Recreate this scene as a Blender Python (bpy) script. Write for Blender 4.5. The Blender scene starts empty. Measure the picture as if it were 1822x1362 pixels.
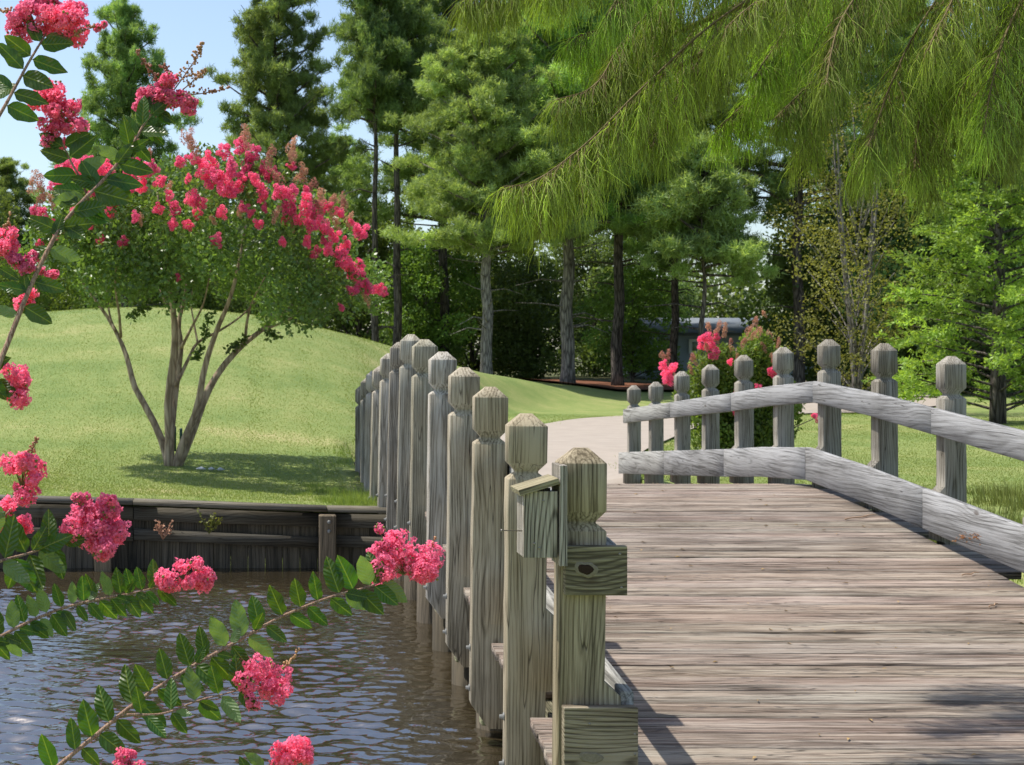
import bpy, math, random
import numpy as np
from mathutils import Vector, Matrix, Quaternion
from math import radians, sin, cos, pi, sqrt

random.seed(7); RNG = np.random.default_rng(11)
sc = bpy.context.scene
col = sc.collection
F = 2600.0                      # focal length in photograph pixels; camera stands at the origin looking along +Y
def P(px, py, y): return Vector(((px-480)*y/F, y, (638-py)*y/F))

# ------------------------------------------------------------------ camera, world, sun, exposure
cam = bpy.data.cameras.new('camera'); camo = bpy.data.objects.new('camera', cam); col.objects.link(camo)
camo.location = (0, 0, 0); camo.rotation_euler = (radians(90), 0, 0)
cam.sensor_width = 36; cam.lens = F/1822*36
cam.shift_x = (911-480)/1822; cam.shift_y = (638-681)/1822
cam.clip_start = .05; cam.clip_end = 3000
cam.dof.use_dof = True; cam.dof.focus_distance = 4.6; cam.dof.aperture_fstop = 14
sc.camera = camo
w = bpy.data.worlds.new("World"); sc.world = w; w.use_nodes = True
wn = w.node_tree.nodes; wl = w.node_tree.links
bg = wn['Background']; sky = wn.new('ShaderNodeTexSky'); sky.sky_type = 'NISHITA'; sky.sun_disc = False
SUN = Vector((-.43, .17, 1.0)).normalized()
sky.sun_elevation = math.asin(SUN.z); sky.sun_rotation = math.atan2(SUN.x, SUN.y)
sky.air_density = 1.0; sky.dust_density = 1.5; sky.ozone_density = 1.0
wl.new(sky.outputs[0], bg.inputs[0]); bg.inputs[1].default_value = .15
sl = bpy.data.lights.new('sun', 'SUN'); so = bpy.data.objects.new('sun', sl); col.objects.link(so)
sl.energy = 4.6; sl.angle = radians(.5); sl.color = (1, .95, .86)
so.rotation_euler = SUN.to_track_quat('Z', 'Y').to_euler(); so.location = (-10, 6, 30)
sc.view_settings.view_transform = 'Standard'; sc.view_settings.look = 'None'
sc.view_settings.exposure = 0.42; sc.view_settings.gamma = 1.0; sc.view_settings.use_curve_mapping = False
sc.render.engine = 'CYCLES'
cy = sc.cycles
cy.max_bounces = 8; cy.diffuse_bounces = 4; cy.glossy_bounces = 3; cy.transmission_bounces = 4; cy.transparent_max_bounces = 8
cy.use_denoising = True

# ------------------------------------------------------------------ object helpers
def tag(o, label=None, cat=None, group=None, kind=None):
    if label: o['label'] = label
    if cat: o['category'] = cat
    if group: o['group'] = group
    if kind: o['kind'] = kind
    return o
def empty(name, loc=(0, 0, 0), parent=None):
    o = bpy.data.objects.new(name, None); o.location = loc; o.empty_display_size = .1
    col.objects.link(o)
    if parent: o.parent = parent
    return o
def link(name, me, parent=None, loc=None, mat4=None):
    o = bpy.data.objects.new(name, me); col.objects.link(o)
    if parent: o.parent = parent
    if loc is not None: o.location = loc
    if mat4 is not None: o.matrix_basis = mat4
    return o
class Soup:
    """collects vertices and polygons, builds one mesh quickly"""
    def __init__(s): s.v = []; s.f = []; s.n = 0; s.t = []; s.ht = False
    def add(s, v, f, tint=None):
        v = np.asarray(v, dtype=np.float32).reshape(-1, 3)
        s.v.append(v)
        for a in (f if isinstance(f, list) else [f]):
            a = np.asarray(a, dtype=np.int32)
            if a.size: s.f.append(a + s.n)
        if tint is not None: s.ht = True
        s.t.append(np.full(len(v), 1.0 if tint is None else tint, dtype=np.float32) if tint is None or np.isscalar(tint) else np.asarray(tint, dtype=np.float32))
        s.n += len(v)
    def mesh(s, name, mat, smooth=False):
        me = bpy.data.meshes.new(name)
        V = np.concatenate(s.v); me.vertices.add(len(V)); me.vertices.foreach_set('co', V.ravel())
        cnt = np.concatenate([np.full(len(a), a.shape[1], dtype=np.int32) for a in s.f])
        L = np.concatenate([a.ravel() for a in s.f])
        me.loops.add(len(L)); me.loops.foreach_set('vertex_index', L)
        me.polygons.add(len(cnt)); st = np.concatenate([[0], np.cumsum(cnt)[:-1]]).astype(np.int32)
        me.polygons.foreach_set('loop_start', st)
        if smooth: me.polygons.foreach_set('use_smooth', np.ones(len(cnt), dtype=bool))
        me.update(calc_edges=True)
        if s.ht:
            T = np.concatenate(s.t); a = me.color_attributes.new('tint', 'FLOAT_COLOR', 'POINT')
            a.data.foreach_set('color', np.repeat(T, 4).astype(np.float32))
        if mat: me.materials.append(mat)
        return me
    def build(s, name, mat, parent=None, smooth=False, loc=None):
        return link(name, s.mesh(name, mat, smooth), parent, loc)
def box(s, x0, x1, y0, y1, z0, z1, tint=None):
    v = [(x0,y0,z0),(x1,y0,z0),(x1,y1,z0),(x0,y1,z0),(x0,y0,z1),(x1,y0,z1),(x1,y1,z1),(x0,y1,z1)]
    s.add(v, [[(0,3,2,1),(4,5,6,7),(0,1,5,4),(1,2,6,5),(2,3,7,6),(3,0,4,7)]], tint)
def tube(s, pts, radii, k=6, tint=None, cap=True):
    pts = np.array([tuple(p) for p in pts], dtype=float); n = len(pts)
    r = np.broadcast_to(np.asarray(radii, dtype=float), (n,))
    d = np.gradient(pts, axis=0); d /= np.linalg.norm(d, axis=1)[:, None] + 1e-9
    ref = np.array([.31, .17, .93]) if abs(d[:, 2]).mean() < .8 else np.array([1, .13, .1])
    a = np.cross(d, ref); a /= np.linalg.norm(a, axis=1)[:, None] + 1e-9
    b = np.cross(d, a)
    th = np.arange(k)*2*pi/k
    V = pts[:, None] + r[:, None, None]*(a[:, None]*np.cos(th)[None, :, None] + b[:, None]*np.sin(th)[None, :, None])
    i = np.arange(n-1)[:, None]*k; j = np.arange(k)[None]; j2 = (j+1) % k
    f = np.stack([i+j, i+j2, i+k+j2, i+k+j], -1).reshape(-1, 4)
    fs = [f]
    if cap: fs.append(np.array([[(n-1)*k+q for q in range(k)]])); fs.append(np.array([[q for q in range(k)][::-1]]))
    s.add(V.reshape(-1, 3), fs, tint)
def spline(pts, n):
    """Catmull-Rom resample of a list of vectors to n points"""
    p = np.array([tuple(q) for q in pts], dtype=float)
    p = np.vstack([2*p[0]-p[1], p, 2*p[-1]-p[-2]])
    m = len(p)-3; out = []
    for u in np.linspace(0, m-1e-6, n):
        i = int(u); t = u-i; a, b, c, d = p[i:i+4]
        out.append(.5*((2*b)+(-a+c)*t+(2*a-5*b+4*c-d)*t*t+(-a+3*b-3*c+d)*t**3))
    return np.array(out)
def unit(v): return v/(np.linalg.norm(v, axis=-1, keepdims=True)+1e-9)

# ------------------------------------------------------------------ materials
class NT:
    def __init__(s, name):
        s.m = bpy.data.materials.new(name); s.m.use_nodes = True
        s.n = s.m.node_tree.nodes; s.l = s.m.node_tree.links; s.b = s.n['Principled BSDF']; s.out = s.n['Material Output']
        s.b.inputs['Specular IOR Level'].default_value = .25
    def new(s, t, **k):
        o = s.n.new(t)
        for a, b in k.items(): setattr(o, a, b)
        return o
    def set(s, sock, v):
        if hasattr(v, 'links') or isinstance(v, bpy.types.NodeSocket): s.l.new(v, sock)
        else: sock.default_value = v
    def math(s, op, a, b=0.0, c=None, clamp=False):
        o = s.new('ShaderNodeMath', operation=op); o.use_clamp = clamp
        s.set(o.inputs[0], a); s.set(o.inputs[1], b)
        if c is not None: s.set(o.inputs[2], c)
        return o.outputs[0]
    def vmath(s, op, a, b=(0, 0, 0)):
        o = s.new('ShaderNodeVectorMath', operation=op); s.set(o.inputs[0], a); s.set(o.inputs[1], b); return o.outputs[0]
    def noise(s, vec, scale=1.0, detail=3.0, rough=.5, dist=0.0, out=0):
        o = s.new('ShaderNodeTexNoise'); s.set(o.inputs['Vector'], vec); o.inputs['Scale'].default_value = scale
        o.inputs['Detail'].default_value = detail; o.inputs['Roughness'].default_value = rough; o.inputs['Distortion'].default_value = dist
        return o.outputs[out]
    def ramp(s, fac, stops):
        o = s.new('ShaderNodeValToRGB'); s.set(o.inputs[0], fac); r = o.color_ramp
        while len(r.elements) < len(stops): r.elements.new(.5)
        for e, (p, c) in zip(r.elements, stops):
            e.position = p; e.color = (c[0], c[1], c[2], 1) if hasattr(c, '__len__') else (c, c, c, 1)
        return o.outputs[0]
    def mix(s, fac, a, b, mode='MIX'):
        o = s.new('ShaderNodeMix', data_type='RGBA', blend_type=mode); s.set(o.inputs[0], fac)
        for i, v in ((6, a), (7, b)):
            if isinstance(v, (tuple, list)): v = (v[0], v[1], v[2], 1)
            s.set(o.inputs[i], v)
        return o.outputs[2]
    def bump(s, h, strength=.5, dist=.01):
        o = s.new('ShaderNodeBump'); o.inputs['Strength'].default_value = strength; o.inputs['Distance'].default_value = dist
        s.set(o.inputs['Height'], h); s.l.new(o.outputs[0], s.b.inputs['Normal']); return o
    def color(s, c): s.set(s.b.inputs['Base Color'], c if not isinstance(c, (tuple, list)) else (c[0], c[1], c[2], 1))
    def rough(s, v): s.set(s.b.inputs['Roughness'], v)

def wood(name, axis='Z', light=(.46, .43, .39), mid=(.30, .275, .235), dark=(.13, .115, .09), ringf=520, pith=.05, brown=0.0, algae=.5, knots=True, bumpd=.0035, ringc=.17, cks=1.0, flecks=False, tone=.10):
    """weathered solid timber: growth rings round an off-centre pith, streaks, checks and knots; grain runs along AXIS"""
    t = NT(name)
    tc = t.new('ShaderNodeTexCoord'); oi = t.new('ShaderNodeObjectInfo'); sep = t.new('ShaderNodeSeparateXYZ'); t.l.new(tc.outputs['Object'], sep.inputs[0])
    com = t.new('ShaderNodeCombineXYZ'); perm = {'Z': (0, 1, 2), 'X': (1, 2, 0), 'Y': (0, 2, 1)}[axis]
    for i in range(3): t.l.new(sep.outputs[perm[i]], com.inputs[i])
    r = oi.outputs['Random']
    r2 = t.math('FRACT', t.math('MULTIPLY', r, 17.31)); r3 = t.math('FRACT', t.math('MULTIPLY', r, 53.7)); r4 = t.math('FRACT', t.math('MULTIPLY', r, 91.3))
    off = t.new('ShaderNodeCombineXYZ')
    t.l.new(t.math('MULTIPLY_ADD', r2, pith*2, -pith), off.inputs[0]); t.l.new(t.math('MULTIPLY_ADD', r3, pith, pith*.25), off.inputs[1]); t.l.new(t.math('MULTIPLY', r, 40.0), off.inputs[2])
    p = t.vmath('ADD', com.outputs[0], off.outputs[0])
    # knots: sparse cells stretched along the grain
    kn = t.new('ShaderNodeTexVoronoi'); kn.inputs['Scale'].default_value = 1.0
    t.l.new(t.vmath('MULTIPLY', p, (5.5, 5.5, 2.4)), kn.inputs['Vector'])
    kd = kn.outputs['Distance']
    swirl = t.math('MULTIPLY', t.math('SUBTRACT', 1.0, t.math('DIVIDE', kd, .42), clamp=True), .012 if axis == 'Z' else .028)
    n1 = t.noise(t.vmath('MULTIPLY', p, (4.5, 4.5, 1.5)), 1.0, 1.0, .4, out=1)
    q = t.vmath('ADD', p, t.vmath('MULTIPLY', t.vmath('SUBTRACT', n1, (.5, .5, .5)), (.09, .09, 0)))
    sq = t.new('ShaderNodeSeparateXYZ'); t.l.new(q, sq.inputs[0])
    rad = t.math('SQRT', t.math('ADD', t.math('MULTIPLY', sq.outputs[0], sq.outputs[0]), t.math('MULTIPLY', sq.outputs[1], sq.outputs[1])))
    rad = t.math('ADD', rad, swirl)
    ring = t.math('MULTIPLY_ADD', t.math('SINE', t.math('MULTIPLY', rad, ringf)), .5, .5)
    ring = t.math('POWER', ring, 3.5)
    streak = t.noise(t.vmath('MULTIPLY', p, (150, 150, 3.2)), 1.0, 5.0, .75)
    streak2 = t.noise(t.vmath('MULTIPLY', p, (34, 34, 1.1)), 1.0, 3.0, .6)
    blotch = t.noise(t.vmath('MULTIPLY', p, (7, 7, 2.2)), 1.0, 3.0, .6)
    f = t.math('ADD', t.math('MULTIPLY', streak, .85), t.math('MULTIPLY_ADD', streak2, .6, -.16))
    f = t.math('SUBTRACT', f, t.math('MULTIPLY', ring, ringc))
    f = t.math('ADD', f, t.math('MULTIPLY_ADD', blotch, .36, -.18))
    f = t.math('ADD', f, t.math('MULTIPLY_ADD', r4, tone, -tone/2))
    c = t.ramp(f, [(.34, dark), (.50, mid), (.66, light)])
    if brown: c = t.mix(t.math('MULTIPLY', t.ramp(t.noise(t.vmath('MULTIPLY', p, (22, 22, .9)), 1.0, 3.0, .6), [(.38, 0), (.62, 1)]), brown), c, (.315, .205, .15))
    if algae:
        g = t.ramp(t.noise(t.vmath('MULTIPLY', p, (6, 6, 2.0)), 1.0, 3.0, .6), [(.35, 0), (.72, 1)])
        c = t.mix(t.math('MULTIPLY', g, algae), c, (.19, .155, .092))
    # lengthwise checks
    ck = t.noise(t.vmath('MULTIPLY', p, (17*cks, 17*cks, .55*cks)), 1.0, 2.0, .5)
    ckm = t.math('SUBTRACT', 1.0, t.math('DIVIDE', t.math('ABSOLUTE', t.math('SUBTRACT', ck, .57)), .006*(1 if cks < 1.5 else 2.2)), clamp=True)
    c = t.mix(t.math('MULTIPLY', ckm, .75), c, (.03, .025, .02))
    if knots:
        km = t.math('SUBTRACT', 1.0, t.math('DIVIDE', kd, .085), clamp=True)
        c = t.mix(t.math('MULTIPLY', t.ramp(km, [(0, 0), (.5, 1)]), .65), c, (.075, .05, .035))
    if flecks:
        vf = t.new('ShaderNodeTexVoronoi'); vf.inputs['Scale'].default_value = 1.0; t.l.new(t.vmath('MULTIPLY', p, (48, 48, 9)), vf.inputs['Vector'])
        gate = t.math('GREATER_THAN', t.noise(p, 4.0, 1.0), .54)
        c = t.mix(t.math('MULTIPLY', t.math('MULTIPLY', t.math('LESS_THAN', vf.outputs['Distance'], .17), gate), .7), c, (.045, .042, .05))
    c = t.mix(1.0, c, oi.outputs['Color'], 'MULTIPLY')
    t.color(c); t.rough(.82)
    h = t.math('SUBTRACT', t.math('ADD', t.math('MULTIPLY', streak, 1.0), t.math('MULTIPLY', streak2, .5)), t.math('MULTIPLY', ring, .12))
    h = t.math('SUBTRACT', h, t.math('MULTIPLY', ckm, 1.4))
    t.bump(h, .8, bumpd)
    return t.m
M = {}
M['post'] = wood('weathered_post_timber', 'Z', light=(.47, .44, .385), mid=(.29, .265, .22), dark=(.10, .088, .07), algae=.34, ringf=480, ringc=.13, bumpd=.0016)
M['rail'] = wood('weathered_rail_timber', 'Y', light=(.44, .44, .445), mid=(.30, .298, .297), dark=(.13, .128, .126), ringf=300, pith=.12, algae=.08, ringc=.11, bumpd=.002)
M['cap'] = wood('weathered_board_end_timber', 'X', light=(.36, .32, .235), mid=(.215, .185, .13), dark=(.085, .07, .05), ringf=520, pith=.09, algae=.35, bumpd=.008, ringc=.26)
M['plank'] = wood('weathered_deck_timber', 'X', light=(.38, .335, .285), mid=(.168, .14, .115), dark=(.045, .036, .03), ringf=330, pith=.12, brown=.30, algae=.05, bumpd=.008, ringc=.06, cks=2.4, flecks=True, tone=.05)
M['box'] = wood('weathered_birdhouse_timber', 'Z', light=(.50, .455, .39), mid=(.27, .24, .20), dark=(.07, .06, .048), ringf=900, pith=.05, algae=.10, bumpd=.008, ringc=.20)
M['dark_wood'] = wood('dark_wet_timber', 'Z', light=(.10, .082, .06), mid=(.058, .048, .034), dark=(.02, .018, .014), ringf=300, pith=.1, algae=.25)
M['dark_wood_x'] = wood('dark_wet_board', 'X', light=(.11, .10, .082), mid=(.07, .062, .048), dark=(.03, .026, .02), ringf=300, pith=.1, algae=.2, bumpd=.002)
M['beam'] = wood('beam_timber', 'Y', light=(.30, .28, .2), mid=(.17, .16, .10), dark=(.06, .055, .035), ringf=430, pith=.1, algae=.5)

def simple(name, c, rough=.6, spec=.25, metal=0, noise=None, bump=None):
    t = NT(name); t.rough(rough); t.b.inputs['Specular IOR Level'].default_value = spec; t.b.inputs['Metallic'].default_value = metal
    tc = t.new('ShaderNodeTexCoord')
    n = t.noise(tc.outputs['Object'], (noise or (20, .25))[0], 4.0, .6); a = (noise or (20, .25))[1]
    k = t.math('MULTIPLY_ADD', n, 2*a, 1-a)
    cc = t.new('ShaderNodeCombineXYZ')
    for i in range(3): t.l.new(t.math('MULTIPLY', k, c[i]), cc.inputs[i])
    t.color(cc.outputs[0])
    if bump: t.bump(n, .6, bump)
    return t.m
M['metal'] = simple('galvanised_metal', (.20, .20, .19), .6, .4, .3)
M['nailmetal'] = simple('dull_nail_metal', (.30, .27, .24), .5, .5, .8)
M['green_stake'] = simple('dark_green_stake_paint', (.012, .05, .03), .4, .4)
M['twigwood'] = simple('dry_twig_bark', (.36, .24, .16), .8, .2, 0, (60, .4), .002)
M['pebble'] = simple('bleached_litter', (.55, .57, .58), .8, .2, 0, (30, .4))
M['housewall'] = simple('grey_blue_house_siding', (.26, .31, .36), .7, .2, 0, (1.5, .15))
M['houseroof'] = simple('dark_shingle_roof', (.17, .19, .21), .8, .2, 0, (3, .3))
M['whitewin'] = simple('white_window_paint', (.7, .7, .68), .5, .3)
M['glasspane'] = simple('dark_window_glass', (.25, .28, .2), .1, .6)

def bark(name, c1, c2, sc_=(9, 9, 1.6), bd=.03, spots=None):
    t = NT(name); tc = t.new('ShaderNodeTexCoord'); v = t.vmath('MULTIPLY', tc.outputs['Object'], sc_)
    n = t.noise(v, 1.0, 5.0, .65, 0.3)
    vo = t.new('ShaderNodeTexVoronoi', feature='DISTANCE_TO_EDGE'); t.l.new(v, vo.inputs['Vector']); vo.inputs['Scale'].default_value = 1.3
    h = t.math('ADD', t.math('MULTIPLY', n, .7), t.math('MULTIPLY', t.math('MINIMUM', vo.outputs['Distance'], .25), 1.6))
    t.color(t.ramp(h, [(.3, c1), (.75, c2)])); t.rough(.9); t.bump(h, .9, bd); return t.m
M['pinebark'] = bark('pine_bark', (.025, .02, .017), (.16, .135, .115))
M['pinebark_light'] = bark('grey_pine_bark', (.06, .052, .045), (.30, .27, .24))
M['myrtlebark'] = bark('smooth_myrtle_bark', (.19, .135, .09), (.46, .36, .26), (14, 14, 3), .004)
M['myrtletwig'] = bark('myrtle_twig_bark', (.16, .085, .055), (.40, .27, .19), (160, 160, 30), .001)

def foliage(name, c, trans=.35, rough=.5, spec=.3, under=None, vein=None, sat_noise=None, tr_c=None):
    """leaf or needle: reflects and lets light through; a tint stored per clump varies it"""
    t = NT(name); at = t.new('ShaderNodeAttribute', attribute_name='tint'); oi = t.new('ShaderNodeObjectInfo')
    base = c
    r = oi.outputs['Random']
    hv = t.new('ShaderNodeHueSaturation'); hv.inputs['Color'].default_value = (*c, 1)
    hj = .008 if 'petal' in name else .03; t.l.new(t.math('MULTIPLY_ADD', r, hj, .5-hj/2), hv.inputs['Hue']); t.l.new(t.math('MULTIPLY_ADD', r, .3, .85), hv.inputs['Value'])
    cc = t.mix(1.0, hv.outputs[0], at.outputs['Color'], 'MULTIPLY') if sat_noise != 'notint' else hv.outputs[0]
    if vein:
        tc = t.new('ShaderNodeTexCoord'); sp = t.new('ShaderNodeSeparateXYZ'); t.l.new(tc.outputs['Object'], sp.inputs[0])
        ay = t.math('ABSOLUTE', sp.outputs[1])
        side = t.math('ABSOLUTE', t.math('SINE', t.math('MULTIPLY', t.math('SUBTRACT', sp.outputs[0], t.math('MULTIPLY', ay, .9)), 24)))
        m1 = t.math('SUBTRACT', 1.0, t.math('DIVIDE', ay, .022), clamp=True)
        m2 = t.math('MULTIPLY', t.math('SUBTRACT', 1.0, t.math('DIVIDE', side, .12), clamp=True), .13)
        cc = t.mix(t.math('MAXIMUM', t.math('MULTIPLY', m1, .6), m2), cc, vein)
        nn = t.noise(t.vmath('ADD', tc.outputs['Object'], oi.outputs['Location']), 5.0, 2.0, .5)
        cc = t.mix(t.math('MULTIPLY', t.ramp(nn, [(.62, 0), (.72, 1)]), .25), cc, (.22, .17, .04))
        t.bump(t.math('SUBTRACT', m1, side), .35, .02)
    if under:
        g = t.new('ShaderNodeNewGeometry'); cc = t.mix(g.outputs['Backfacing'], cc, under)
    t.color(cc); t.rough(rough); t.b.inputs['Specular IOR Level'].default_value = spec
    tr = t.new('ShaderNodeBsdfTranslucent'); ms = t.new('ShaderNodeMixShader'); ms.inputs[0].default_value = trans
    t.l.new(t.mix(1.0, cc, tr_c or (1.3, 1.25, .55), 'MULTIPLY'), tr.inputs['Color'])
    t.l.new(t.b.outputs[0], ms.inputs[1]); t.l.new(tr.outputs[0], ms.inputs[2]); t.l.new(ms.outputs[0], t.out.inputs[0])
    return t.m
M['needle'] = foliage('pine_needles', (.25, .36, .13), .5)
M['needle_light'] = foliage('fresh_pine_needles', (.31, .43, .16), .5)
M['needle_dark'] = foliage('dark_pine_needles', (.22, .32, .12), .5)  # darker green needle colour of the dark pines
M['cypress'] = foliage('bald_cypress_foliage', (.25, .38, .075), .45)
M['birch'] = foliage('yellowing_small_leaves', (.20, .21, .05), .4)
M['bush'] = foliage('broadleaf_foliage', (.15, .235, .05), .45)
M['bushdark'] = foliage('dark_understory_leaves', (.125, .19, .06), .45)  # darker leaf colour of the understory trees and far treeline
M['myrtle_far'] = foliage('myrtle_tree_leaves', (.125, .205, .05), .45, .38, .55)
M['leaf'] = foliage('myrtle_leaf', (.045, .095, .016), .36, .36, .45, under=(.12, .18, .09), vein=(.28, .34, .08), sat_noise='notint', tr_c=(2.0, 2.1, .5))
M['weep'] = foliage('weeping_branchlets', (.44, .545, .12), .5, .5, .3)
M['weeptwig'] = simple('orange_brown_twig', (.16, .12, .05), .7, .2)
M['petal'] = foliage('pink_petals', (1.0, .235, .40), .5, .6, .15, sat_noise=None, tr_c=(1.0, 1.0, 1.0))
M['petal_far'] = foliage('pink_petals_distant', (1.0, .20, .38), .5, .7, .1, tr_c=(1, 1, 1))
M['bud'] = foliage('flower_buds', (.42, .20, .11), .1, .5, .4, tr_c=(1, 1, 1))
M['budgreen'] = foliage('green_calyx', (.26, .26, .07), .2, .5, .3, tr_c=(1, 1, 1))
M['bud_far'] = foliage('spent_flower_heads', (.60, .31, .22), .3, .8, .1, tr_c=(1, 1, 1))
M['grass'] = foliage('grass_blades', (.22, .285, .075), .38)
M['reed'] = foliage('straw_and_green_reed', (.20, .24, .07), .3)

# ------------------------------------------------------------------ terrain
def sst(a): a = np.clip(a, 0, 1); return a*a*(3-2*a)
def gz(X, Y):
    X = np.asarray(X, float); Y = np.asarray(Y, float)
    px = 480 + F*X/np.maximum(Y, 1)
    base = np.interp(X, [-8, -2, 0, 3], [-1.0, -1.08, -1.17, -1.22])
    ys = np.interp(px, [-800, 0, 150, 250, 350, 450, 550, 640, 760, 870, 980, 1100, 1250, 2500], [600, 562, 552, 549, 551, 561, 578, 600, 637, 666, 687, 697, 697, 697])
    R = np.interp(px, [0, 450, 640, 760, 870, 980, 1100, 3000], [30, 30, 31, 33, 36, 40, 46, 46])
    S = np.interp(px, [0, 640, 760, 870, 980], [13, 13, 18, 30, 34])
    zr = (638-ys)*R/F
    z = base + (zr-base)*sst((Y-S)/(R-S))
    z2 = zr + (-.85-zr)*sst((Y-R)/16)
    z = np.where(Y > R, z2, z)
    z = z + .03*np.sin(X*.9+1)*np.sin(Y*.55)*sst((Y-14)/6)*(Y < 45)
    foot = (X > .89) & (X < 3.73); z = np.where(foot & (Y < 17.5), np.where(Y < 14.85, -1.5, -1.37+(z+1.37)*sst((Y-14.85)/2.6)), z)
    near = Y < 4.7
    z = np.where(near, -1.40, z)
    mid = (Y >= 4.7) & (Y < 11.32)
    rb = np.interp(X, [4.25, 4.5, 5.2, 7], [-1.75, -1.45, -1.30, -1.22])
    z = np.where(mid, np.where(X < 4.25, -2.6, rb), z)
    return z
xs = np.unique(np.concatenate([-np.geomspace(14, 600, 40)[::-1], np.arange(-14, 18, .35), np.geomspace(18, 600, 40), [.88, .90, 3.72, 3.74, 4.2, 4.3]]))
ys_ = np.unique(np.concatenate([np.linspace(-60, 4.4, 30), [4.69, 4.71], np.linspace(5, 11.1, 14), [11.31, 11.33, 11.5], np.arange(11.8, 50, .35), np.geomspace(50, 900, 60)]))
GX, GY = np.meshgrid(xs, ys_)
s = Soup(); V = np.stack([GX, GY, gz(GX, GY)], -1).reshape(-1, 3)
nx, ny = len(xs), len(ys_); i = np.arange(ny-1)[:, None]*nx + np.arange(nx-1)[None]
s.add(V, np.stack([i, i+1, i+nx+1, i+nx], -1).reshape(-1, 4))
t = NT('mown_lawn'); g = t.new('ShaderNodeNewGeometry'); pos = g.outputs['Position']
n1 = t.noise(t.vmath('MULTIPLY', pos, (.22, .55, .3)), 1.0, 4.0, .6); n2 = t.noise(t.vmath('MULTIPLY', pos, (1.6, .8, 1)), 1.0, 4.0, .65); n3 = t.noise(pos, 26.0, 3.0, .7)
f = t.math('ADD', t.math('ADD', t.math('MULTIPLY', n1, .55), t.math('MULTIPLY', n2, .4)), t.math('MULTIPLY_ADD', n3, .5, -.22))
c = t.ramp(f, [(.34, (.115, .175, .042)), (.48, (.175, .225, .062)), (.60, (.235, .26, .085)), (.72, (.38, .33, .16))])
sp = t.new('ShaderNodeSeparateXYZ'); t.l.new(pos, sp.inputs[0])
far = t.math('MULTIPLY_ADD', sp.outputs[1], .1, -4.4, clamp=True)  # far lawn darker and browner, trees' shade put into the colour
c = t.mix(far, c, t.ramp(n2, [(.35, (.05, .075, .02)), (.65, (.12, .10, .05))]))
t.color(c); t.rough(.9); t.bump(t.math('ADD', n3, t.math('MULTIPLY', n2, .6)), .7, .03)
M['lawn'] = t.m
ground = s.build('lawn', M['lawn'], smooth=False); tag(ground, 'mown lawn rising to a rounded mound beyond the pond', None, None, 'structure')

# water
t = NT('pond_water'); g = t.new('ShaderNodeNewGeometry'); pos = g.outputs['Position']
a1 = t.noise(t.vmath('MULTIPLY', pos, (5.2, 8.5, 1)), 1.0, 3.0, .55, .4); a2 = t.noise(t.vmath('MULTIPLY', pos, (14, 24, 1)), 1.0, 2.0, .5, .3); a3 = t.noise(t.vmath('MULTIPLY', pos, (1.2, 1.6, 1)), 1.0, 2.0, .5)
h = t.math('ADD', t.math('MULTIPLY', a1, 1.0), t.math('ADD', t.math('MULTIPLY', a2, .28), t.math('MULTIPLY', a3, .8)))
t.color(t.ramp(a3, [(.3, (.022, .017, .009)), (.7, (.036, .027, .014))])); t.rough(.07); t.b.inputs['IOR'].default_value = 2.3; t.b.inputs['Specular IOR Level'].default_value = 1.0
t.bump(a2, .5, .006)
M['water'] = t.m
wx = np.concatenate([np.geomspace(60, 3.6, 40)*-1, np.arange(-2.6, 4.62, .016)]); wy = np.arange(4.6, 11.38, .0165); WX, WY = np.meshgrid(wx, wy); WZ = 0*WX
rw = np.random.default_rng(4)
for k in range(46):
    lam = rw.uniform(.042, .075) if k < 24 else rw.uniform(.07, .16); th = rw.normal(pi/2-.12, .40); amp = lam*.0118*rw.uniform(.5, 1.2)
    gx, gy = cos(th)*2*pi/lam, sin(th)*2*pi/lam; WZ += amp*np.sin(WX*gx+WY*gy+rw.uniform(0, 6.28)+.9*np.sin(WX*rw.uniform(.5, 2)+WY*rw.uniform(.5, 2)))
calm = np.clip((11.3-WY)/1.1, .10, 1)*np.clip((1.35-WX)/1.3, .45, 1)*(.78+.30*np.sin(WX*1.1+WY*.7)*np.sin(WX*.5-WY*1.3)+.22*np.sin(WX*2.3+WY*3.1+2*np.sin(WY*.8))); WZ = WZ*calm*(WX > -6)
s = Soup(); nx, ny = len(wx), len(wy); i = np.arange(ny-1)[:, None]*nx + np.arange(nx-1)[None]
s.add(np.stack([WX, WY, WZ-1.62], -1).reshape(-1, 3), np.stack([i, i+1, i+nx+1, i+nx], -1).reshape(-1, 4))
tag(s.build('pond_water', M['water'], smooth=True), 'brown rippled pond water reflecting the sky', None, None, 'structure')

# path
M['path'] = simple('pale_concrete_path', (.33, .285, .24), .85, .2, 0, (2.5, .22), .01)
s = Soup(); c_ = spline([(2.3, 14.95, 0), (2.7, 17, 0), (3.9, 20.4, 0), (6.0, 25.5, 0), (9.0, 30.6, 0), (13, 34.2, 0), (16.5, 39, 0), (19, 46, 0), (21, 56, 0)], 90)
d = unit(np.gradient(c_, axis=0)); nrm = np.stack([d[:, 1], -d[:, 0], 0*d[:, 0]], -1)
wd = np.linspace(-1.45, 1.45, 5); V = []
for q in wd:
    p_ = c_ + nrm*q; p_[:, 2] = gz(p_[:, 0], p_[:, 1]) + .035; V.append(p_)
V = np.stack(V, 1).reshape(-1, 3); i = np.arange(89)[:, None]*5 + np.arange(4)[None]
s.add(V, np.stack([i, i+1, i+6, i+5], -1).reshape(-1, 4))
tag(s.build('path', M['path'], smooth=True), 'pale concrete path curving away from the far end of the bridge', None, None, 'structure')
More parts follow.
